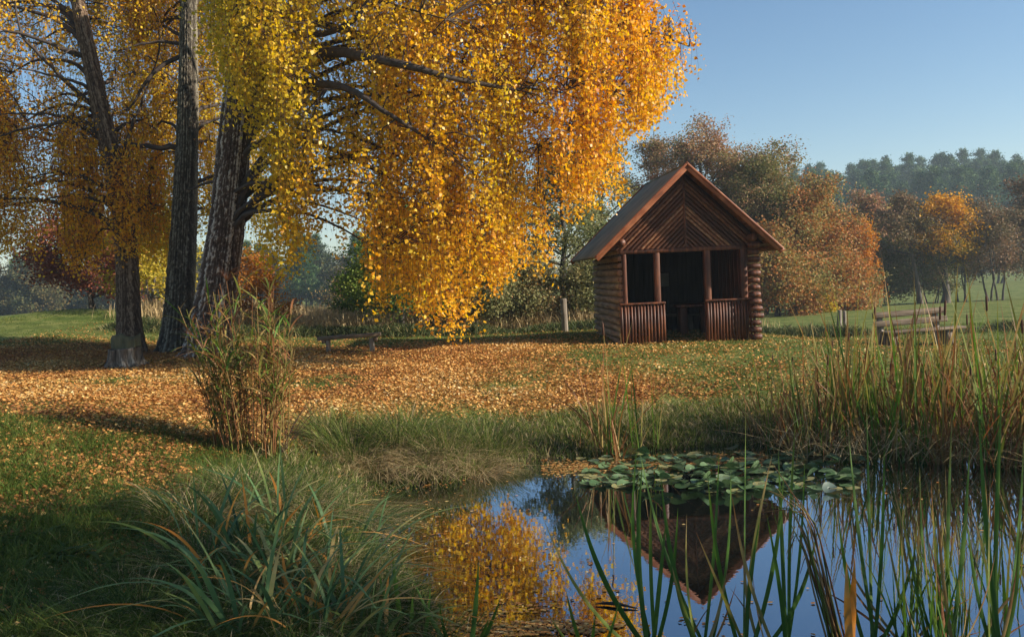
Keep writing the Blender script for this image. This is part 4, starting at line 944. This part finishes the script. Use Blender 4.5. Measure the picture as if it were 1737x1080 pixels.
# near-frame grass tufts
for px, py, h, lab in [(40, 1070, .26, 'rough green grass tuft in the bottom left corner'), (150, 1075, .26, 'rough grass tuft second from the bottom left corner'), (260, 1078, .28, 'rough grass tuft at the bottom below the dark weeds'), (90, 1010, .2, 'rough grass tuft above the bottom left corner'), (360, 1078, .28, 'rough grass tuft at the bottom left of the iris fan'), (720, 1085, .3, 'grass tuft rising at the bottom edge before the floating leaves')]:
    x, y = gp(px, py); tussock('grass_tuft', lab, 'grass tuft', x, y, 700, .42, h, M['sedge'], .005, (.45, .15), .15, (.2, 1.0), (.3, 1.2), group='rough grass tufts in the foreground')

# tall reed grass clump on the left
def reed_grass():
    x, y = gp(428, 768); gz = g1(x, y)
    root = thing('reed_grass_clump', 'tall arching green and rust reed grass clump left of the pond', 'reed grass', (x, y, gz))
    n = 85; a = rng.uniform(0, 2*PI, n); rr = .36*np.sqrt(rng.random(n)); b = np.stack([np.cos(a)*rr*1.3, np.sin(a)*rr*.8, np.full(n, -.03)], -1); H = rng.uniform(1.1, 1.95, n)*np.where(rr < .25, 1.1, .95); ln = np.stack([np.cos(a)*rr*.35+rng.normal(0, .06, n), np.sin(a)*rr*.3+rng.normal(0, .05, n)], -1)
    t = np.linspace(0, 1, 7); P = np.stack([b[:, 0:1]+ln[:, 0:1]*H[:, None]*t**1.3, b[:, 1:2]+ln[:, 1:2]*H[:, None]*t**1.3, b[:, 2:3]+H[:, None]*t], -1)
    V, Fq = tubes(P, np.tile(np.linspace(.007, .003, 7), (n, 1)), 4); T = np.repeat(rng.choice([.6, .7, .85, .5, .95], n), 6*4)
    mesh_np('stems', V, Fq, M['reed'], root, T)
    m = n*11; k = rng.integers(0, n, m); u = rng.beta(2.2, 1.6, m)*.98; ii = np.minimum((u*6).astype(int), 5); f = (u*6-ii)[:, None]; B = P[k, ii]*(1-f)+P[k, ii+1]*f
    tn = np.where(rng.random(m) < .5, rng.uniform(.1, .56, m), rng.uniform(.5, .95, m)); tn = np.where((u < .45) & (rng.random(m) < .6), rng.uniform(.6, .9, m), tn)
    V, Fq, T = blades(B, rng.uniform(.22, .55, m)*(.6+.5*u), rng.uniform(.012, .030, m), rng.uniform(0, 2*PI, m), rng.uniform(.2, .8, m), rng.uniform(.2, 1.6, m), 7, tn, np.clip(tn+.3*rng.random(m), 0, 1))
    mesh_np('leaves', V, Fq, M['reed'], root, T)
    # feathery plume
    q = Quads(); top = P[int(np.argmax(P[:, -1, 2])), -1]
    for i in range(26):
        d = np.array([rng.normal(.1, .12), rng.normal(0, .1), rng.uniform(.12, .26)]); q.tube([top, top+d*.6, top+d+[d[0]*.6, 0, -.06]], [.002, .0018, .001], 3, False, .95)
    q.build('plume', M['reed'], root)
    # bare thin stalks leaning right
    s = thing('bare_stalks', 'thin bare dark stalks leaning right beside the reed grass clump', 'dead stalks', (x+.35, y-.1, gz)); q = Quads()
    for i in range(7):
        dx = rng.uniform(.25, .9); h = rng.uniform(.5, .95); q.tube([(0, 0, -.05), (dx*.5, 0, h*.55), (dx, 0, h)], [.004, .003, .0015], 4, False)
    q.build('stalk', M['twig'], s)
reed_grass()

# cattails: prototypes, then copies
def cattail(seed, H, n, green, heads=1, name='cattail', dead=.35, wd=.018):
    r = np.random.default_rng(seed); root = thing(name, 'x', 'cattail')
    b = np.zeros((n, 3)); b[:, :2] = r.normal(0, .045, (n, 2)); b[:, 2] = -.12
    tn = np.clip(r.normal(green+.07, .16, n), 0, 1); dd = r.random(n) < dead; tn = np.where(dd, r.uniform(.62, .92, n), tn)
    hh = H*r.uniform(.55, 1.08, n)*np.where(dd, .8, 1)
    V, Fq, T = blades(b, hh, wd*r.uniform(.7, 1.3, n), r.uniform(0, 2*PI, n), r.uniform(.0, .22, n)*np.where(dd, 1.8, 1), r.uniform(0, .22, n)*np.where(dd, 3, 1), 9, tn, np.clip(tn+r.uniform(.25, .75, n), 0, 1), r=r)
    mesh_np('leaves', V, Fq, M['reed'], root, T)
    for i in range(heads):
        q = Quads(); dx, dy = r.normal(0, .06, 2)*H; hs = H*r.uniform(.75, .95)
        q.tube([(0, 0, -.1), (dx*.5, dy*.5, hs*.5), (dx, dy, hs)], [.006, .005, .004], 6, False, .6); q.build('stem', M['reed'], root, True)
        q = Quads(); q.tube([(dx, dy, hs-.01), (dx*1.01, dy, hs), (dx*1.02, dy, hs+.14), (dx*1.02, dy, hs+.15), (dx*1.02, dy, hs+.22)], [.004, .012, .012, .003, .001], 8, False); q.build('seed_head', M['cattail'], root, True)
    return root
hid = []
PC = [cattail(601, 2.0, 11, .25, 0), cattail(602, 1.85, 12, .36, 1, dead=.45), cattail(603, 2.15, 9, .2, 0, dead=.2), cattail(604, 1.6, 14, .45, 1, dead=.6), cattail(605, 1.75, 12, .3, 0, dead=.4), cattail(606, 1.2, 18, .6, 0, dead=.8), cattail(607, 1.95, 10, .4, 0, dead=.4), cattail(608, 1.7, 9, .08, 0, dead=.08), cattail(609, 1.6, 8, .18, 0, dead=.2)]
usedc = [False]*len(PC)
def place_cat(k, x, y, s_, lab, grp, tilt=0.0):
    z = max(g1(x, y), -.15); rz = random.uniform(0, 2*PI); tl = (random.gauss(0, .05), random.gauss(0, .05)+tilt)
    if not usedc[k]:
        o = PC[k]; o.location = (x, y, z); o.rotation_euler = (tl[0], tl[1], rz); o.scale = (s_,)*3; o['label'] = lab; o['group'] = grp; usedc[k] = True; return o
    return copy_thing(PC[k], (x, y, z), rz, s_, lab, grp, tl)
r4 = random.Random(11)
for i in range(150):
    u = r4.random()**.85; x = 3.35+u*3.9; yb = 12.15-.32*max(0, x-4.2); y = yb+r4.uniform(-1.45, .95)*min(1, .35+u*1.2)
    k = r4.choice([0, 0, 1, 1, 2, 2, 3, 4, 4, 5, 5, 6, 6, 7]); s_ = r4.uniform(.72, 1.08)*(.80+.28*ss(np.array((x-3.2)/1.6)).item())
    lab = 'green and rust cattail in the dense stand on the far right shore' if k != 5 else 'withered tan cattail in the dense stand on the far right shore'
    place_cat(k, x, y, s_*r4.choice([.75, .9, 1.0, 1.1, 1.2, 1.35]), lab, 'cattails of the right shore stand')
# small group before the hut
for px, py, k, s_, lab in [(1030, 775, 0, 1.1, 'tallest tan tipped cattail of the small group before the hut'), (1045, 772, 1, 1.12, 'yellow green cattail in the middle of the small group before the hut'), (1080, 770, 2, .98, 'upright cattail right of the small group before the hut'), (1022, 770, 6, .95, 'bent tan cattail at the left of the small group before the hut'),
                           (988, 768, 4, .62, 'short green cattail left of the small group before the hut'), (1112, 765, 2, .62, 'short lone cattail right of the small group before the hut'), (1052, 778, 5, .8, 'withered cattail at the foot of the small group before the hut'), (1236, 740, 4, .5, 'short green reed tuft on the bank right of the hut doorway'), (1275, 745, 6, .62, 'reddish reed at the left end of the right shore stand')]:
    x, y = gp(px, py); place_cat(k, x, y, s_, lab, 'cattails on the bank before the hut')
# foreground cattails rising from the water, each built for itself
def fore_reed(label, px, py, leaves_px, mat='reed', wd=.018, group='reeds in the near water', name='cattail'):
    """leaves_px: list of (tip px, tip py, distance of tip, bow, tint, width)"""
    p0 = at(px, py, 1.0); # base on the water plane
    t = EYE/(EYE-at(px, py, 1.0).z); bx, by = p0.x*t, t
    root = thing(name, label, 'reed', (bx, by, 0), 0, group); q = Quads()
    for i, (tx, ty, dY, bow, tint, w) in enumerate(leaves_px):
        tip = np.array(at(tx, ty, by+dY))-np.array([bx, by, 0]); K = 14; t_ = np.linspace(0, 1, K)[:, None]
        b0 = np.array([rng.normal(0, .03), rng.normal(0, .03), -.15])
        side = np.array([-tip[2], 0, tip[0]])/max(np.hypot(tip[0], tip[2]), 1e-6)
        P = b0*(1-t_)+tip*t_+side*bow*np.sin(t_*PI)*1.0
        T3 = np.gradient(P, axis=0); T3 /= np.linalg.norm(T3, axis=1, keepdims=True)
        fz = rng.uniform(-.9, .9); sd = np.cross(T3, np.array([math.sin(fz), math.cos(fz), 0])); sd /= np.linalg.norm(sd, axis=1, keepdims=True)
        wv = w*.85*np.clip(1.3*(1-t_**2.5), .02, 1)
        nrm = np.cross(T3, sd); V = np.stack([P-sd*wv, P+nrm*wv*.25, P+sd*wv], 1).reshape(-1, 3)
        Fq = [(k*3+c, k*3+c+1, k*3+c+4, k*3+c+3) for k in range(K-1) for c in range(2)]
        tt = np.repeat(np.clip(tint+(.25 if mat == 'reed' else 0)*np.linspace(0, 1, K-1)**3+rng.normal(0, .02, K-1), 0, 1), 2); q.add(V, Fq, tt)
    q.build('leaves', M[mat], root, True); return root
fore_reed('green reed fan arching left at the bottom centre of the pond', 1112, 1085, [(975, 832, .3, .08, .1, .022), (1090, 780, .4, .05, .15, .02), (918, 870, -.3, .10, .45, .016), (1130, 880, .1, .0, .2, .02), (1080, 760, .6, .08, .1, .018), (1105, 820, .2, .02, .35, .016), (1150, 860, .1, -.04, .1, .018)])
fore_reed('tall green reed crossing the mirrored gable', 1195, 1090, [(1085, 765, .3, .06, .12, .020), (1120, 800, .2, .05, .1, .018), (1220, 760, .5, -.02, .2, .016), (1165, 870, .1, .04, .45, .018), (1240, 790, .1, -.05, .1, .018), (1140, 960, .0, .03, .4, .02)])
fore_reed('reed with one yellow tip right of the mirrored gable', 1262, 1092, [(1200, 800, .2, .04, .2, .018), (1330, 800, .2, -.05, .15, .018), (1265, 700, .6, .0, .2, .015), (1310, 770, .3, .04, .5, .016), (1180, 900, -.1, .0, .55, .014), (1390, 880, .1, -.1, .12, .018), (1290, 870, .1, .02, .1, .018)])
fore_reed('slender reeds standing left of the broken reed bundle', 1335, 1090, [(1320, 760, .3, .0, .12, .016), (1240, 830, .1, .05, .62, .014), (1365, 780, .5, -.03, .15, .014), (1300, 870, .0, -.02, .15, .016), (1350, 700, .7, .02, .3, .014)])
fore_reed('green reed bending right over the open water', 1475, 1092, [(1440, 740, .5, .02, .15, .018), (1545, 878, .2, -.16, .3, .018), (1500, 760, .4, -.02, .1, .016), (1555, 920, .1, -.05, .12, .018), (1420, 860, .1, .03, .25, .016), (1470, 690, .8, .0, .2, .014)])
fore_reed('reed clump with crossing stalks near the bottom right', 1610, 1095, [(1560, 790, .3, .04, .25, .016), (1615, 700, .6, .01, .3, .016), (1690, 930, .0, -.06, .7, .012), (1530, 960, .0, .08, .6, .012), (1645, 760, .4, -.02, .15, .018), (1590, 850, .1, .02, .7, .014), (1640, 1000, 0, -.03, .65, .014)])
fore_reed('dark green reed clump at the bottom right corner', 1690, 1100, [(1660, 700, .5, .02, .12, .018), (1737, 740, .4, -.03, .2, .018), (1700, 650, .9, .01, .25, .016), (1730, 880, .1, -.04, .3, .018), (1640, 880, .1, .03, .15, .016), (1680, 800, .2, .01, .45, .018), (1725, 960, 0, -.02, .7, .014)])
fore_reed('few short green blades at the bottom edge left of the mirrored gable', 1000, 1100, [(960, 1000, .0, .02, .3, .016), (1010, 1040, .0, .0, .15, .016), (930, 1040, .1, .03, .35, .014), (1050, 1020, 0, -.02, .2, .014)])
fore_reed('pointed dark green blades at the bottom edge before the floating leaves', 780, 1100, [(812, 948, .1, -.01, .05, .022), (745, 1020, .0, .03, .15, .018), (850, 1010, .0, -.03, .15, .016), (830, 1045, 0, -.02, .2, .02), (700, 980, .1, .03, .1, .018)])
fore_reed('cluster of green blades leaning over the lowest left water', 690, 1100, [(640, 960, .1, .02, .1, .02), (665, 930, .1, .02, .2, .02), (730, 985, 0, -.03, .1, .02), (700, 1000, 0, 0, .15, .022), (610, 1010, 0, .05, .2, .018)])
for i in range(12):
    px = r4.uniform(1495, 1790); py = r4.uniform(985, 1110); p = at(px, py, 1.0); t = EYE/(EYE-p.z)
    place_cat(7+(i % 2), p.x*t, t, r4.uniform(.55, .85), 'slender green reed rising from the open water at the lower right', 'slender reeds in the open water')
for i, (px, py, tx, ty, bow, tn, lab) in enumerate([(1290, 1095, 1262, 905, .05, .62, 'tan dead stalk left of the broken reed bundle'), (1545, 1080, 1410, 905, .04, .66, 'long tan stalk leaning left across the open water'), (1600, 1100, 1572, 905, -.04, .8, 'rust brown stalk rising right of the orange leaf pair'),
        (1655, 1090, 1737, 990, .05, .7, 'brown stalk leaning to the right edge low down'), (1180, 1100, 1235, 930, -.05, .66, 'tan stalk crossing right of the mirrored gable tip'), (1520, 1095, 1655, 1010, .06, .6, 'low tan stalk bowing right near the bottom edge')]):
    fore_reed(lab, px, py, [(tx, ty, .15, bow, tn, .012), (tx+14, ty+60, .1, bow*.5, tn+.08, .011), (tx-25, ty+90, .2, -bow, min(tn+.2, 1), .011)], name='dead_reed')
# broad orange dead leaf pair and the broken bundle
fore_reed('broad orange dead leaf pair standing at the bottom right', 1438, 1110, [(1450, 945, .05, .0, 1.0, .034), (1436, 952, .0, .010, .93, .028)], mat='iris', name='dead_iris_leaf')
def bundle():
    p0 = at(1425, 1100, 1.0); t = EYE/(EYE-p0.z); bx, by = p0.x*t, t; root = thing('broken_reed_bundle', 'broken bundle of tan reed stalks snapped over at the bottom right', 'reed', (bx, by, 0), 0, 'reeds in the near water'); q = Quads()
    for i in range(16):
        a = np.array(at(1372+rng.normal(0, 7), 900+rng.normal(0, 22), by+.15))-[bx, by, 0]; b = np.array(at(1330+rng.normal(0, 26), 830+rng.normal(0, 20)+abs(rng.normal(0, 20)), by+.3))-[bx, by, 0]
        s0 = np.array([rng.normal(0, .04), rng.normal(0, .03), -.1]); pts = [s0, s0*.5+a*.5+rng.normal(0, .01, 3), a, a*.5+b*.5+[0, 0, .03], b]
        if i % 3 == 0: pts = pts[:3]+[a+[-.06, 0, .0], a+[-.10, 0, -.12]]
        P = np.array(pts, float); u = np.linspace(0, 1, 5); uu = np.linspace(0, 1, 12); P = np.stack([np.interp(uu, u, P[:, c]) for c in range(3)], -1)
        q.tube(P, np.linspace(.008, .002, 12), 5, False, rng.uniform(.45, .9))
    q.build('stalks', M['reed'], root, True)
bundle()
# tangle of dead stalks at the foot of the right stand
def reed_litter():
    n = 1500; x = 3.3+rng.random(n)**.8*4.2; y = 12.0-.32*np.maximum(0, x-4.2)+rng.uniform(-1.35, .8, n)
    b = np.stack([x, y, np.maximum(G(x, y), 0)+rng.uniform(0, .12, n)], -1)
    V, Fq, T = blades(b, rng.uniform(.25, .75, n), rng.uniform(.005, .012, n), rng.uniform(0, 2*PI, n), rng.uniform(.2, 1.3, n), rng.uniform(0, 1.2, n), 5, rng.beta(2, 2, n))
    o = mesh_np('reed_litter', V, Fq, M['straw'], None, T); tag(o, 'tangle of dead tan reed stalks at the foot of the cattails', 'dead reeds', kind='stuff')
reed_litter()

# ------------------------------------------------------------------ lily pads
def pad_proto(seed, R0, up_=.0):
    r = np.random.default_rng(seed); n = 30; rings = 5; V = []; th = np.linspace(.18, 2*PI-.18, n)
    for k in range(rings+1):
        rr = R0*k/rings*(1+.04*np.sin(th*3+seed)+.02*r.normal(0, 1, n)*(k == rings)); z = up_*R0*(k/rings)**2*(.5+.7*np.sin(th*2+seed)) + .004*k/rings
        V.append(np.stack([rr*np.cos(th)*1.0, rr*np.sin(th)*1.08, z], -1))
    V = np.concatenate(V); Fq = [(k*n+i, k*n+i+1, (k+1)*n+i+1, (k+1)*n+i) for k in range(1, rings) for i in range(n-1)]+[(i, n+i, n+i+1, i+1) for i in range(n-1)]
    return V, Fq
def lily():
    protos_ = []
    r = random.Random(5); k = 0
    pts = []
    spots = []
    while len(spots) < 235:
        u = r.random(); px = 985+u*470; py = 772+r.random()*66
        if py > 838-abs(px-1230)*.035 or (px < 1060 and py < 800 and r.random() < .5): continue
        spots.append((px, py))
    for px, py in spots:
        p = at(px, py, 1.0); t = EYE/(EYE-p.z); x, y = p.x*t, t
        if pond_d(np.array([x]), np.array([y]))[0] > .05: continue
        kk = r.randrange(6); size = r.uniform(.75, 1.15)
        stand = r.random() < .3 and px > 1070; tl = (r.uniform(-.75, .15), r.uniform(-.5, .5)) if stand else (r.gauss(0, .03), r.gauss(0, .03))
        z = .012+r.random()*.012 if not stand else r.uniform(.05, .11)
        if kk >= len(protos_):
            V, Fq = pad_proto(len(protos_), .088, (.0, .25, .12, .4, .05, .3)[len(protos_)]); tn = (.25, .5, .75, .4, .95, .15)[len(protos_)]
            o = mesh_np('lily_pad', V, np.array(Fq), M['pad'], None, np.clip(rng.normal(tn, .06, len(Fq)), 0, 1), True); protos_.append(o)
        else:
            o = protos_[kk].copy(); C.objects.link(o)
        o.location = (x, y, z); o.rotation_euler = (tl[0], tl[1], r.uniform(-PI, PI) if not stand else r.uniform(-.6, .6)); o.scale = (size,)*3
        tag(o, 'green lily pad lifted above the water in the bed at the far edge' if stand else 'round lily pad floating flat in the bed at the far edge of the pond', 'lily pad', 'lily pads in the far bed')
    p = at(1408, 835, 1.0); t = EYE/(EYE-p.z); V, Fq = pad_proto(9, .080, .3)
    o = mesh_np('lily_pad', V, np.array(Fq), M['pad_pale'], None, np.full(len(Fq), .5), True, loc=(p.x*t, t, .045)); o.rotation_euler = (.45, .1, -.4)
    tag(o, 'pale whitish lily pad standing tilted at the right front of the bed', 'lily pad', 'lily pads in the far bed')
lily()

# ------------------------------------------------------------------ floating leaves, scum, stick
def floaters():
    def dn(x, y):
        d = -pond_d(x, y); near = np.exp(-d/.12)*.22*(x < .6)*(y > 8.6)
        s1 = np.exp(-((x-.15)/.75)**2-((y-6.1)/.36)**2)*1.3*(vnoise(x*1.0, y*2.2, 2.2, 41) > .38)
        s2 = np.exp(-((x+.9)/.35)**2-((y-9.3)/.9)**2)*.04; s3 = .5*np.exp(-((y-11.4)/.35)**2)*(x > .3)*(x < 3.3)
        return (d > 0)*infr(x, y)*np.clip(near+s1+s2+s3+.0012, 0, 1)
    P = scatter(4200, -2, 6, 4.5, 12.4, dn); n = len(P); s = rng.uniform(.02, .055, n); az = rng.uniform(0, 2*PI, n)
    d = np.stack([np.cos(az), np.sin(az), rng.normal(0, .03, n)], -1); w = np.stack([-np.sin(az), np.cos(az), rng.normal(0, .03, n)], -1); c = np.stack([P[:, 0], P[:, 1], rng.uniform(.004, .010, n)], -1); S_ = s[:, None]
    V = np.stack([c-d*S_*.5, c+w*S_*.35+[0, 0, .002], c+d*S_*.5, c-w*S_*.35+[0, 0, .002]], 1).reshape(-1, 3)
    o = mesh_np('floating_leaves', V, np.arange(4*n).reshape(n, 4), M['litter'], None, np.clip(rng.beta(1.6, 2.2, n), 0, 1)); tag(o, 'brown and yellow leaves floating along the pond edges', 'leaves', kind='stuff')
    a = at(1010, 1026, 1.0); t = EYE/(EYE-a.z); b = at(1082, 1033, 1.0); t2 = EYE/(EYE-b.z); q = Quads()
    A = np.array([a.x*t, t, .012]); B = np.array([b.x*t2, t2, .008]); m = (A+B)/2+[0, .02, .012]
    q.tube([A, (A+m)/2+[0, .01, 0], m, (m+B)/2, B], [.004, .012, .014, .010, .003], 7, True); tag(q.build('floating_stick', M['branch'], smooth=True), 'dark stick floating among leaves at the bottom centre', 'stick')
floaters()

# ------------------------------------------------------------------ haze
def haze():
    q = Quads(); q.box((0, 240, 22.0), (1000, 640, 60.0)); o = q.build('haze', None) if False else None
    m = bpy.data.materials.new('haze'); m.use_nodes = True; nt = m.node_tree; nt.nodes.remove(nt.nodes['Principled BSDF'])
    v = nt.nodes.new('ShaderNodeVolumePrincipled'); v.inputs['Density'].default_value = .0007; v.inputs['Color'].default_value = (.74, .90, 1.0, 1); v.inputs['Anisotropy'].default_value = .2
    nt.links.new(v.outputs[0], nt.nodes['Material Output'].inputs['Volume'])
    o = q.build('haze', m); tag(o, 'thin blue autumn haze in the valley air', 'haze', kind='stuff')
haze()
print('objects', len(S.objects), 'faces', sum(len(o.data.polygons) for o in S.objects if o.type == 'MESH'))
